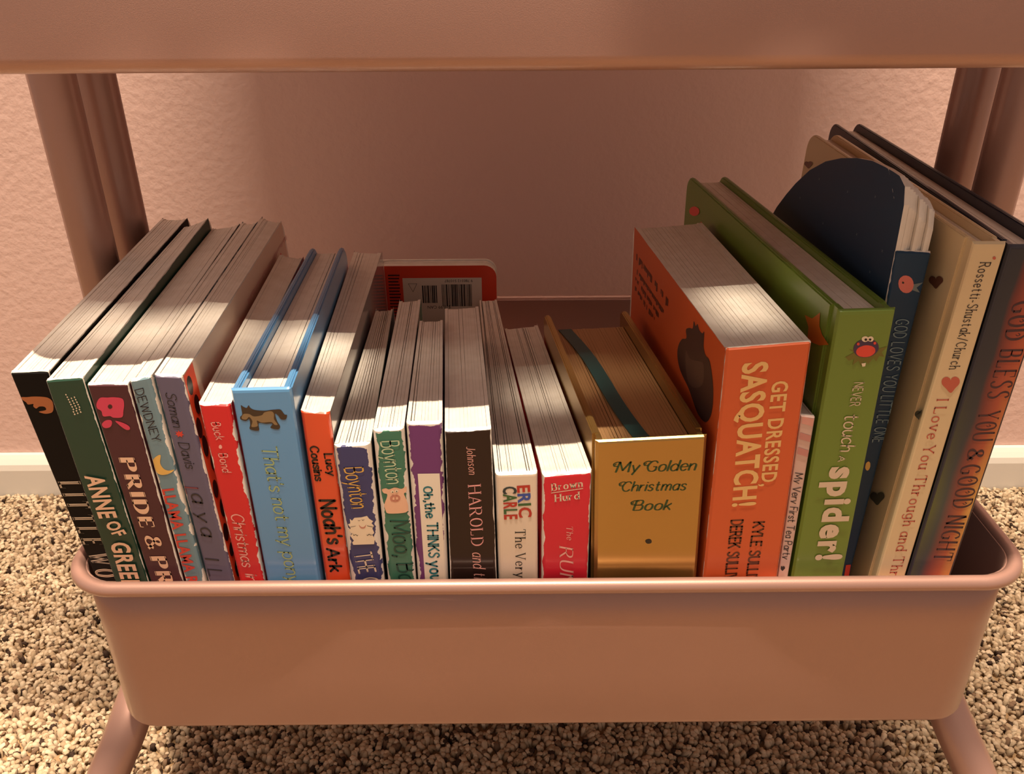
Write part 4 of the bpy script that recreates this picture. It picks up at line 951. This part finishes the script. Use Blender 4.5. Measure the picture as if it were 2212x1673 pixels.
def strips(q, w):
    """cut a flat picture into narrow upright strips so that it can follow the rounded spine"""
    q = [(min(max(x, .0006), w - .0005), y) for x, y in q]
    V = [Vector((x, y, 0)) for x, y in q]
    tris = [[q[i] for i in t] for t in tessellate_polygon([V])]
    cuts = [0, .0006, .0010, .0015, .0022, .0030, .0045] 
    cuts = cuts + [w - c for c in cuts[::-1]] if w > .0095 else [w * k / 8 for k in range(9)]
    out = []
    def clip(poly, c, keep_right):
        res = []
        for i in range(len(poly)):
            a, b = poly[i - 1], poly[i]
            ia = (a[0] >= c) == keep_right; ib = (b[0] >= c) == keep_right
            if ia != ib:
                t = (c - a[0]) / (b[0] - a[0])
                res.append((c, a[1] + (b[1] - a[1]) * t))
            if ib: res.append(b)
        return res
    for t in tris:
        for c0, c1 in zip(cuts[:-1], cuts[1:]):
            p = clip(t, c0, True)
            if len(p) > 2: p = clip(p, c1, False)
            if len(p) > 2: out.append(p)
    return out

def decals(mb, key, fr, re=.0018):
    """spine lettering and pictures, laid on the spine as ink"""
    def pt(x, y, off):
        w = fr.width(y)
        x = min(max(x, .0006), w - .0004)
        dx = min(x, w - x)
        rec = re * (1 - math.sqrt(max(0, 1 - ((re - dx) / re) ** 2))) if dx < re else 0
        return fr.P(x / w, rec - off, min(max(y, .0004), fr.H - .002))
    lift = .00010
    for b, col, sm, pts in SPINE_ART:
        if b != key: continue
        lift += .00003
        q = smooth_pts([tuple(p) for p in pts], 4, True) if sm else pts
        for piece in strips(q, fr.width(q[0][1])):
            mb.add([pt(x, y, lift) for x, y in piece], [tuple(range(len(piece)))], ink(col))
    lift += .00004
    for b, txt, nvis, pos, cap, style, col in LETTERING:
        if b != key: continue
        for q, mt, l in letter_polys(txt, nvis, pos, cap, style, col):
            w = fr.width(q[0][1]); xa = min(v[0] for v in q); xb = max(v[0] for v in q)
            if xb - xa > .0006 and (xa < re + .0004 or xb > w - re - .0004):
                for piece in strips(q, w):
                    mb.add([pt(x, y, lift + l * .00004) for x, y in piece], [tuple(range(len(piece)))], mt)
                continue
            if sum(q[i][0] * q[(i + 1) % len(q)][1] - q[(i + 1) % len(q)][0] * q[i][1] for i in range(len(q))) > 0: q = q[::-1]
            mb.add([pt(x, y, lift + l * .00004) for x, y in q], [tuple(range(len(q)))], mt)

def side_decals(mb, key, fr, off=.00022):
    for b, col, sm, rt_, pts in SIDE_ART:
        if b != key: continue
        off += .00003
        q = smooth_pts([tuple(p) for p in pts], 4, True) if sm else pts
        mb.add([fr.P(1 if rt_ else 0, max(t, .002), max(y, .001)) + (fr.nr if rt_ else fr.nl) * off for t, y in q], [tuple(range(len(q)))], ink(col))

def leaves(mb, fr, s0, s1, t0, t1, y0, y1, n, mt, r=.004, jit=.00010, gap=.00005, wide=.12, wmax=.0006):
    """page block: n leaves with fine, uneven gaps"""
    th = fr.th
    e = [s0 + (s1 - s0) * i / n for i in range(n + 1)]
    e2 = list(e)
    for i in range(1, n):
        e[i] += random.uniform(-.12, .12) * (s1 - s0) / n
        e2[i] += random.uniform(-.30, .30) * (s1 - s0) / n
    for i in range(n):
        g = gap / th
        ga = g * random.uniform(.3, 1.2); gb = g * random.uniform(.2, 1.6)
        if random.random() < wide:
            if random.random() < .5: ga += wmax / th * random.uniform(.2, .6)
            gb += wmax / th * random.uniform(.3, 1)
        jy = random.uniform(0, jit)
        slab(mb, fr, e[i] + ga / 2, e[i + 1] - ga / 2, outline(t0, t1 - random.uniform(0, .0004), y0 + jy, y1, r), mt, mt, mt, (e2[i] + gb / 2, e2[i + 1] - gb / 2))

GROUP = 'books standing in the lower tray'

def board_book(key, label, col, worn=.0010, amp=.0012, n=None, r=.008, left=None, right=None, coat=.08, rough=.38, ct=.0017, re=.0018,
               page=None, wide=.12, wmax=.0006, gap=.00005, rootname='board_book', extra_left=None, extra_right=None):
    fr = Frame(key)
    root = thing(rootname, label, 'book', fr.base, GROUP)
    H, T = fr.H, fr.T
    pm = print_mat('cover_' + key, srgb(*col), rough, worn, amp, coat)
    lm = print_mat('cover_left_' + key, srgb(*left), rough, worn, amp, coat) if left else pm
    rm = print_mat('cover_right_' + key, srgb(*right), rough, worn, amp, coat) if right else pm
    pg = page or board
    mb = MB(); spine_mesh(mb, fr, pm, pg, .0022, re); decals(mb, key, fr, re)
    mb.build('spine', root, False, None)
    sc = ct / fr.th
    for nm, s0, s1, face in (('back_cover', 0, sc, lm), ('front_cover', 1 - sc, 1, rm)):
        mb = MB()
        slab(mb, fr, s0, s1, outline(re, T, .0002, H, r), pg, pg, pg)
        cover_face(mb, fr, 0 if s0 == 0 else 1, s0 != 0, re, T - .0006 - r * .3, .0004, H * .985, face)
        if s0 == 0 and (extra_left or any(a[0] == key and a[3] == 0 for a in SIDE_ART)):
            side_decals(mb, key, fr)
        if s0 == 0 and extra_left: extra_left(mb, fr)
        if s0 != 0 and extra_right: extra_right(mb, fr)
        mb.build(nm, root)
    mb = MB()
    leaves(mb, fr, sc + .0001 / fr.th, 1 - sc - .0001 / fr.th, .0023, T - .0008, .0004, H - .0006, n or max(3, round((fr.th - 2 * ct) / .0015)), pg, r, wide=wide, wmax=wmax, gap=gap)
    mb.build('page_block', root)
    return root, fr

def case_book(key, label, mt, n=16, ct=.0026, lip=.0035, pin=.004, ps=None, page=None, r=.004, re=.0012, groove=True, col_in=None, pad=0.0, rootname='hardcover_book',
              extra_spine=None):
    """hardcover: boards stand proud of the pages, spine piece folds over at the top"""
    fr = Frame(key)
    root = thing(rootname, label, 'book', fr.base, GROUP)
    H, T = fr.H, fr.T
    pg = page or paper
    sc = ct / fr.th
    tsp = .0016
    mb = MB(); spine_mesh(mb, fr, mt, mt, tsp, re, .0012)
    if extra_spine: extra_spine(mb, fr)
    decals(mb, key, fr, re)
    mb.build('spine', root)
    for nm, s0, s1, rgt in (('back_cover', 0, sc, 0), ('front_cover', 1 - sc, 1, 1)):
        mb = MB()
        # hinge strip, thinner than the board, then the board itself with rounded edges
        hin = .007 if groove else .0
        if groove:
            i0, i1 = (s0 + sc * .34, s1) if not rgt else (s0, s1 - sc * .34)
            slab(mb, fr, i0, i1, [(tsp - .0006, .0006), (hin + .001, .0004), (hin + .001, H), (tsp - .0006, H)], mt, mt, mt)
        t0 = hin if groove else re
        k = 5
        for i in range(k):
            # lens-like cross-section: layers that widen to the middle
            f0 = i / k; f1 = (i + 1) / k
            mid = (f0 + f1) / 2 * 2 - 1
            ins = (1 - math.sqrt(1 - mid * mid)) * ct * (.5 + pad)
            slab(mb, fr, s0 + sc * f0, s0 + sc * f1, outline(t0 + ins, T - ins, ins, H, r), mt, mt, mt)
        side_any = any(a[0] == key and a[3] == rgt for a in SIDE_ART)
        if side_any and not rgt: side_decals(mb, key, fr)
        mb.build(nm, root)
    mb = MB()
    pa, pb = ps or (sc, 1 - sc)
    leaves(mb, fr, pa + .0002 / fr.th, pb - .0002 / fr.th, pin, T - lip, lip, H - .002, n, pg, .002, jit=.0002, gap=.0001)
    mb.build('page_block', root)
    return root, fr

def matte(key):
    p = MATS['cover_' + key].node_tree.nodes['Principled BSDF']
    p.inputs['Specular IOR Level'].default_value = .15
    p.inputs['Roughness'].default_value = .5
# ---- left to right
board_book('little', 'black board book with outlined cream capitals, leftmost in the tray', (15, 11, 11), .0002, .0004, re=.0008, coat=.0, r=.006)
matte('little')
board_book('anne', 'dark green board book with peach capitals, second from the left', (28, 62, 48), .0002, .0005, re=.0008, coat=.15, r=.006)
board_book('pride', 'maroon board book with a pink flower at the top of its spine', (72, 32, 42), .0003, .0006, re=.0009, coat=.15, r=.006)
board_book('llama', 'worn blue-grey board book with a yellow crescent moon on the spine', (112, 140, 152), .0008, .0026, r=.008)

def ladybug_side(mb, fr):
    # red band with black spots beside the spine, rest of the back cover cream with small pink print
    w = .0135
    q = [(.0016, .0006), (w, .0004), (w, fr.H - .002), (.0016, fr.H - .002)]
    mb.add([fr.P(1, t, y) + fr.nr * .00022 for t, y in q], [(0, 1, 2, 3)], ink('ladybug_red'))
    y = .007
    rnd = random.Random(3)
    while y < fr.H - .012:
        t = rnd.uniform(.004, .0105); a = rnd.uniform(.0034, .0052)
        p = [(min(max(t + .0029 * math.cos(k * .5236), .0016), w), y + a * math.sin(k * .5236)) for k in range(12)]
        mb.add([fr.P(1, tt, yy) + fr.nr * .00030 for tt, yy in p], [tuple(range(12))], ink('black'))
        y += rnd.uniform(.009, .0125)
    for k in range(46):
        t = .10 + .0021 * k; h = rnd.uniform(.0012, .0030)
        y = .0105 + .0003 * math.sin(k)
        q = [(t, y), (t + .0009, y), (t + .0009, y + h), (t, y + h)]
        mb.add([fr.P(1, tt, yy) + fr.nr * .00022 for tt, yy in q], [(0, 1, 2, 3)], ink('stripe_pink'))
board_book('ladybug', 'dull purple board book with a red black-spotted band along its side', (98, 92, 116), .0005, .0012, right=(226, 200, 178), r=.009, extra_right=ladybug_side)
board_book('buck', 'worn bright red board book beside the light blue hardcover', (212, 40, 46), .0007, .0020, r=.008, wide=.2)
ponym = pbr('light_blue_cover', srgb(92, 152, 205), .3, 0, .5)
case_book('pony', 'light blue padded hardcover with a brown pony on the spine', ponym, 6, ct=.0036, lip=.0045, pin=.0055, page=board, r=.012, re=.0014, groove=False, pad=.25)
board_book('noah', 'orange-red board book with black hand lettering right of the blue hardcover', (228, 80, 42), .0003, .0009, right=(150, 150, 155), coat=.8, rough=.2, r=.008)
board_book('bed', 'worn navy board book with a white furry animal on the spine', (62, 64, 112), .0015, .0030, r=.009, re=.003, wide=.4, gap=.00010, wmax=.0009)
board_book('moo', 'worn teal green board book with a pink pig on the spine', (64, 122, 100), .0014, .0026, r=.009, re=.0028, wide=.4, gap=.00010, wmax=.0009)
board_book('oh', 'worn purple board book with a white title strip on the spine', (112, 58, 118), .0014, .0028, r=.009, re=.0026, wide=.4, gap=.00010, wmax=.0009)
board_book('harold', 'dark brown board book with pink serif capitals', (44, 28, 24), .0004, .0007, r=.006, re=.0012, coat=.4, n=10)
matte('harold')
board_book('eric', 'white board book with multicoloured lettering at the top of the spine', (232, 215, 195), .0005, .001, r=.008, re=.002, wide=.35, wmax=.0012, n=11)
board_book('brown', 'bright red-pink board book with two cream surnames beside the gold book', (214, 38, 58), .0008, .0014, r=.008, re=.0018, wide=.3, n=14)

groot, gfr = case_book('gold', 'thick shiny gold hardcover with green lettering and a teal ribbon', goldm, 26, ct=.0034, lip=.007, pin=.0045, r=.004, re=.0012, groove=True, page=giltm)
mb = MB()
path = []
for i in range(25):
    u = i / 24
    path.append((.20 + .30 * u + .03 * math.sin(u * 6), .130 * (1 - u) + .0035 * u, .0066 - .0007 * math.sin(u * 3.1) - (.0006 if u > .93 else 0)))
wv, wf = [], []
for i, (s, t, y) in enumerate(path):
    hw = .0036 / gfr.th
    for k, (ds, dy) in enumerate(((-hw, 0), (hw, 0), (hw, .0003), (-hw, .0003))):
        wv.append(gfr.P(s + ds + .02, t, y + dy))
for i in range(len(path) - 1):
    for k in range(4):
        wf.append((i * 4 + k, i * 4 + (k + 1) % 4, (i + 1) * 4 + (k + 1) % 4, (i + 1) * 4 + k))
wf += [(3, 2, 1, 0), tuple(len(path) * 4 - 4 + k for k in range(4))]
mb.add(wv, wf, ribbonm)
rb = mb.build('ribbon_bookmark', groot)
rb['label'] = 'teal satin ribbon bookmark'

def sasq_side(mb, fr):
    rnd = random.Random(5)
    # rows of small dark print reading back along the cover
    for row, y0 in enumerate((.0135, .022, .0275, .033)):
        t = .155
        while t > .085 + row * .008:
            h = rnd.uniform(.0018, .0036) * (1.3 if row == 0 else .9); w = rnd.uniform(.001, .0022)
            q = [(t, y0), (t - w, y0), (t - w, y0 + h), (t, y0 + h)]
            if rnd.random() > .18:
                mb.add([fr.P(0, tt, yy) + fr.nl * .0003 for tt, yy in q], [(0, 1, 2, 3)], ink('brown_ink'))
            t -= w + rnd.uniform(.0006, .0012)
board_book('sasq', 'thick orange board book with a dark shaggy shape on its side', (222, 102, 56), .0001, .0003, r=.007, re=.0009, n=15, ct=.0020, wide=.03, gap=.00016, coat=.1, rough=.45, left=(214, 96, 44), extra_left=sasq_side)
board_book('tea', 'thin pale pink striped booklet between the orange and green books', (232, 200, 190), .0, 0, r=.004, re=.0006, ct=.0008, n=3)
greenm = pbr('grass_green_cover', srgb(112, 140, 52), .38, 0, .25)
case_book('spider', 'grass green hardcover with a small purple critter on the spine', greenm, 9, ct=.0032, lip=.0035, pin=.003, r=.008, re=.0014, page=board, pad=.2)

# dark blue die-cut book: arched boards rise above the spine
fr = Frame('godlove')
root = thing('arched_board_book', 'dark blue die-cut board book with an arched top and pink bird', 'book', fr.base, GROUP)
nightm = print_mat('cover_godlove', srgb(22, 58, 88), .5, .0002, .0005, 0)
ARCH = [(.176, .048), (.169, .039), (.1579, .0278), (.1440, .0167), (.1307, .0071), (.1117, -.0046), (.0914, -.0137), (.0722, -.0197), (.0541, -.0239), (.0371, -.0266),
        (.0208, -.0274), (.0098, -.0273), (.0034, -.0247), (.0012, -.0181), (.0010, -.0089), (.0010, .0004)]
def arch_outline(shift=0.0, notch=0.0, back=0.0):
    o = [(max(t - back * (t / .18), 0) + (notch if t < .012 else 0), y + shift) for t, y in ARCH]
    return [(.180 - back, fr.H)] + [(.180 - back, .062)] + o + [(.0022 if o[-1][0] < .0022 else o[-1][0], .0008), (.0022, fr.H)]
mb = MB(); spine_mesh(mb, fr, nightm, board, .0022, .0012); decals(mb, 'godlove', fr, .0012)
mb.build('spine', root)
sc = .0020 / fr.th
mb = MB(); ol = arch_outline()[::-1]
slab(mb, fr, 0, sc, ol, nightm, board, board)
for t, y in ((.120, .012), (.096, -.004), (.082, .014), (.058, -.008), (.040, .006), (.028, -.014), (.012, .004), (.020, .016)):
    p = [(t + (.0009 if k % 2 else .00025) * math.cos(k * math.pi / 4), y + (.0009 if k % 2 else .00025) * math.sin(k * math.pi / 4)) for k in range(8)]
    mb.add([fr.P(0, tt, yy) + fr.nl * .0002 for tt, yy in p], [tuple(range(8))], ink('star_dust'))
mb.build('back_cover', root)
mb = MB()
nl_ = 8
for i in range(nl_):
    s0 = sc + (1 - 1.4 * sc) * i / nl_; s1 = sc + (1 - 1.4 * sc) * (i + 1) / nl_
    slab(mb, fr, s0 + .006, s1 - .006, arch_outline(.0012 * i + .001, .0010 * (i % 3), .0012 * i)[::-1], board, board, board)
mb.build('page_block', root)
mb = MB()
stair = [(.180, fr.H), (.180, .062)] + [(max(t - .012, .014), y + .0125) for t, y in ARCH[:10]] + [(.016, -.010), (.011, -.0085), (.013, -.0045), (.008, -.003), (.0105, .0015), (.006, .003), (.0022, .008), (.0022, fr.H)]
slab(mb, fr, 1 - sc * .4, 1, stair[::-1], board, nightm, board)
mb.build('front_cover', root)

lovem = pbr('cream_cover', srgb(228, 206, 165), .42, 0, .2)
case_book('love', 'cream hardcover with hearts and dull red lettering', lovem, 7, ct=.0026, lip=.0035, pin=.0035, r=.010, re=.001, page=board)

# last book: navy boards, spine fading from a dark strip to sunset colours
navym = pbr('navy_cover', srgb(40, 44, 62), .4, 0, .2)
sunm = pbr('sunset_print', srgb(190, 84, 56), .4, 0, .2)
n_, l_, p_ = nodes(sunm)
uv_ = n_.new('ShaderNodeUVMap'); uv_.uv_map = 'wear'
sp_ = n_.new('ShaderNodeSeparateXYZ'); l_.new(uv_.outputs[0], sp_.inputs[0])
nz_ = tex_noise(sunm, 28, 3)
def mathn(op, a, b, c=None):
    q = n_.new('ShaderNodeMath'); q.operation = op
    for i, x in enumerate((a, b, c)):
        if x is None: continue
        if isinstance(x, (int, float)): q.inputs[i].default_value = x
        else: l_.new(x, q.inputs[i])
    return q.outputs[0]
wob = mathn('MULTIPLY_ADD', nz_.outputs[0], .28, -.14)
across = mathn('ADD', sp_.outputs[0], wob)
lo_ = ramp(sunm, across, [(.0, srgb(36, 42, 58)), (.33, srgb(40, 46, 60)), (.43, srgb(110, 46, 48)), (.70, srgb(172, 76, 58)), (.95, srgb(196, 96, 62))])
hi_ = ramp(sunm, across, [(.0, srgb(96, 104, 52)), (.28, srgb(66, 78, 80)), (.48, srgb(132, 70, 68)), (.72, srgb(192, 104, 66)), (.86, srgb(222, 172, 92))])
down = mathn('MULTIPLY_ADD', sp_.outputs[1], 9.0, -.45)
dr_ = ramp(sunm, down, [(0, (0, 0, 0, 1)), (.35, (.35, .35, .35, 1)), (.62, (1, 1, 1, 1)), (.85, (.5, .5, .5, 1))])
mx_ = n_.new('ShaderNodeMix'); mx_.data_type = 'RGBA'
l_.new(dr_.outputs[0], mx_.inputs[0]); l_.new(lo_.outputs[0], mx_.inputs[6]); l_.new(hi_.outputs[0], mx_.inputs[7])
l_.new(mx_.outputs[2], p_.inputs['Base Color'])
def sunset(mb, fr):
    vs_, uv, fs = [], [], []
    nx, ny = 16, 40
    for j in range(ny + 1):
        y = .0015 + (fr.H - .003) * j / ny
        for i in range(nx + 1):
            x = i / nx
            w = fr.width(y); dx = min(x, 1 - x) * w
            re = .001
            rec = re * (1 - math.sqrt(max(0, 1 - ((re - dx) / re) ** 2))) if dx < re else 0
            vs_.append(fr.P(x, rec - .00006, y)); uv.append((x, y))
    for j in range(ny):
        for i in range(nx):
            fs.append((j * (nx + 1) + i, (j + 1) * (nx + 1) + i, (j + 1) * (nx + 1) + i + 1, j * (nx + 1) + i + 1))
    mb.add(vs_, fs, sunm, uv)
case_book('bless', 'tall navy and sunset-coloured hardcover, rightmost in the tray', navym, 8, ct=.0032, lip=.0045, pin=.0045, r=.008, re=.001, page=board, extra_spine=sunset)

# board book standing crosswise at the back, its back cover with the bar code facing forward, upside down
root = thing('board_book', 'orange-red board book standing crosswise behind the others, bar code showing', 'book', (-.066, .236, .163), GROUP)
Z0, Z1 = .1632, .3243
XA, XB, YF = -.1050, -.0240, .2290
redm = print_mat('cover_barcode', srgb(222, 66, 38), .34, .0, 0, .3)
def rr2(x0, x1, z0, z1, r):
    o = []
    for cx, cz, a0 in ((x1 - r, z1 - r, 0), (x0 + r, z1 - r, 90), (x0 + r, z0 + r, 180), (x1 - r, z0 + r, 270)):
        for i in range(7):
            a = math.radians(a0 + 15 * i); o.append((cx + r * math.cos(a), cz + r * math.sin(a)))
    return o
def plate(mb, y0, y1, ol, mf, mbk, me_):
    n = len(ol)
    F_ = [(x, y0, z) for x, z in ol]; B_ = [(x, y1, z) for x, z in ol]
    mb.add(F_, [tuple(range(n))[::-1]], mf); mb.add(B_, [tuple(range(n))], mbk)
    mb.add(F_ + B_, [(i, (i + 1) % n, n + (i + 1) % n, n + i) for i in range(n)], me_)
ol = rr2(XA, XB, Z0, Z1, .008)
mb = MB(); plate(mb, YF, YF + .0018, ol, redm, board, board)
def rect(x0, x1, z0, z1, mt, off):
    mb.add([(x0, YF - off, z0), (x1, YF - off, z0), (x1, YF - off, z1), (x0, YF - off, z1)], [(0, 1, 2, 3)], mt)
rect(-.0852, -.0337, .255, .3160, ink('label_white'), .0001)
rnd = random.Random(9)
for x0, x1, zt in ((-.0728, -.0632, .3108), (-.0600, -.0400, .3115)):
    x = x0
    while x < x1:
        w = rnd.choice((.0003, .0003, .0006, .0009))
        rect(x, min(x + w, x1), .2985 if x0 < -.065 else .2960, zt, ink('bar_black'), .0002)
        x += w + rnd.choice((.0003, .0003, .0005))
def upside(txt, xr, z, size, col):
    polys, w, h = font_mesh(txt, 0)
    for q in polys:
        mb.add([(xr - x * size, YF - .0002, z - y * size) for x, y in q], [tuple(range(len(q)))], ink(col))
upside('9 780000 000000'.replace('0', '0')[:1] + ' 780312 510787', -.0395, .3148, .0026, 'bar_black')
upside('$10.99 CAN', -.0545, .2965, .0030, 'bar_black')
mb.add([(-.0818, YF - .0002, .3122), (-.0758, YF - .0002, .3122), (-.0788, YF - .0002, .3062)], [(0, 2, 1)], ink('bar_black'))
mb.add([(-.0814, YF - .0003, .3120), (-.0762, YF - .0003, .3120), (-.0788, YF - .0003, .3068)], [(0, 2, 1)], ink('label_white'))
for k in range(14):
    rect(-.0945, -.0868 - rnd.uniform(0, .0012), .3175 - k * .0022, .3184 - k * .0022, ink('maroon_dark'), .0001)
mb.build('back_cover', root)
mb = MB()
y = YF + .002
for i in range(6):
    plate(mb, y, y + .0014, rr2(XA + .0025, XB - .0006, Z0 + .0005, Z1 - .0005 - rnd.uniform(0, .0003), .008), board, board, board); y += .00155
mb.build('page_block', root)
mb = MB(); plate(mb, y + .0001, y + .0019, ol, board, redm, board); mb.build('front_cover', root)
mb = MB(); box(mb, (XA - .0002, YF + .0001, Z0), (XA + .0022, y + .0018, Z1), redm); mb.build('spine', root)
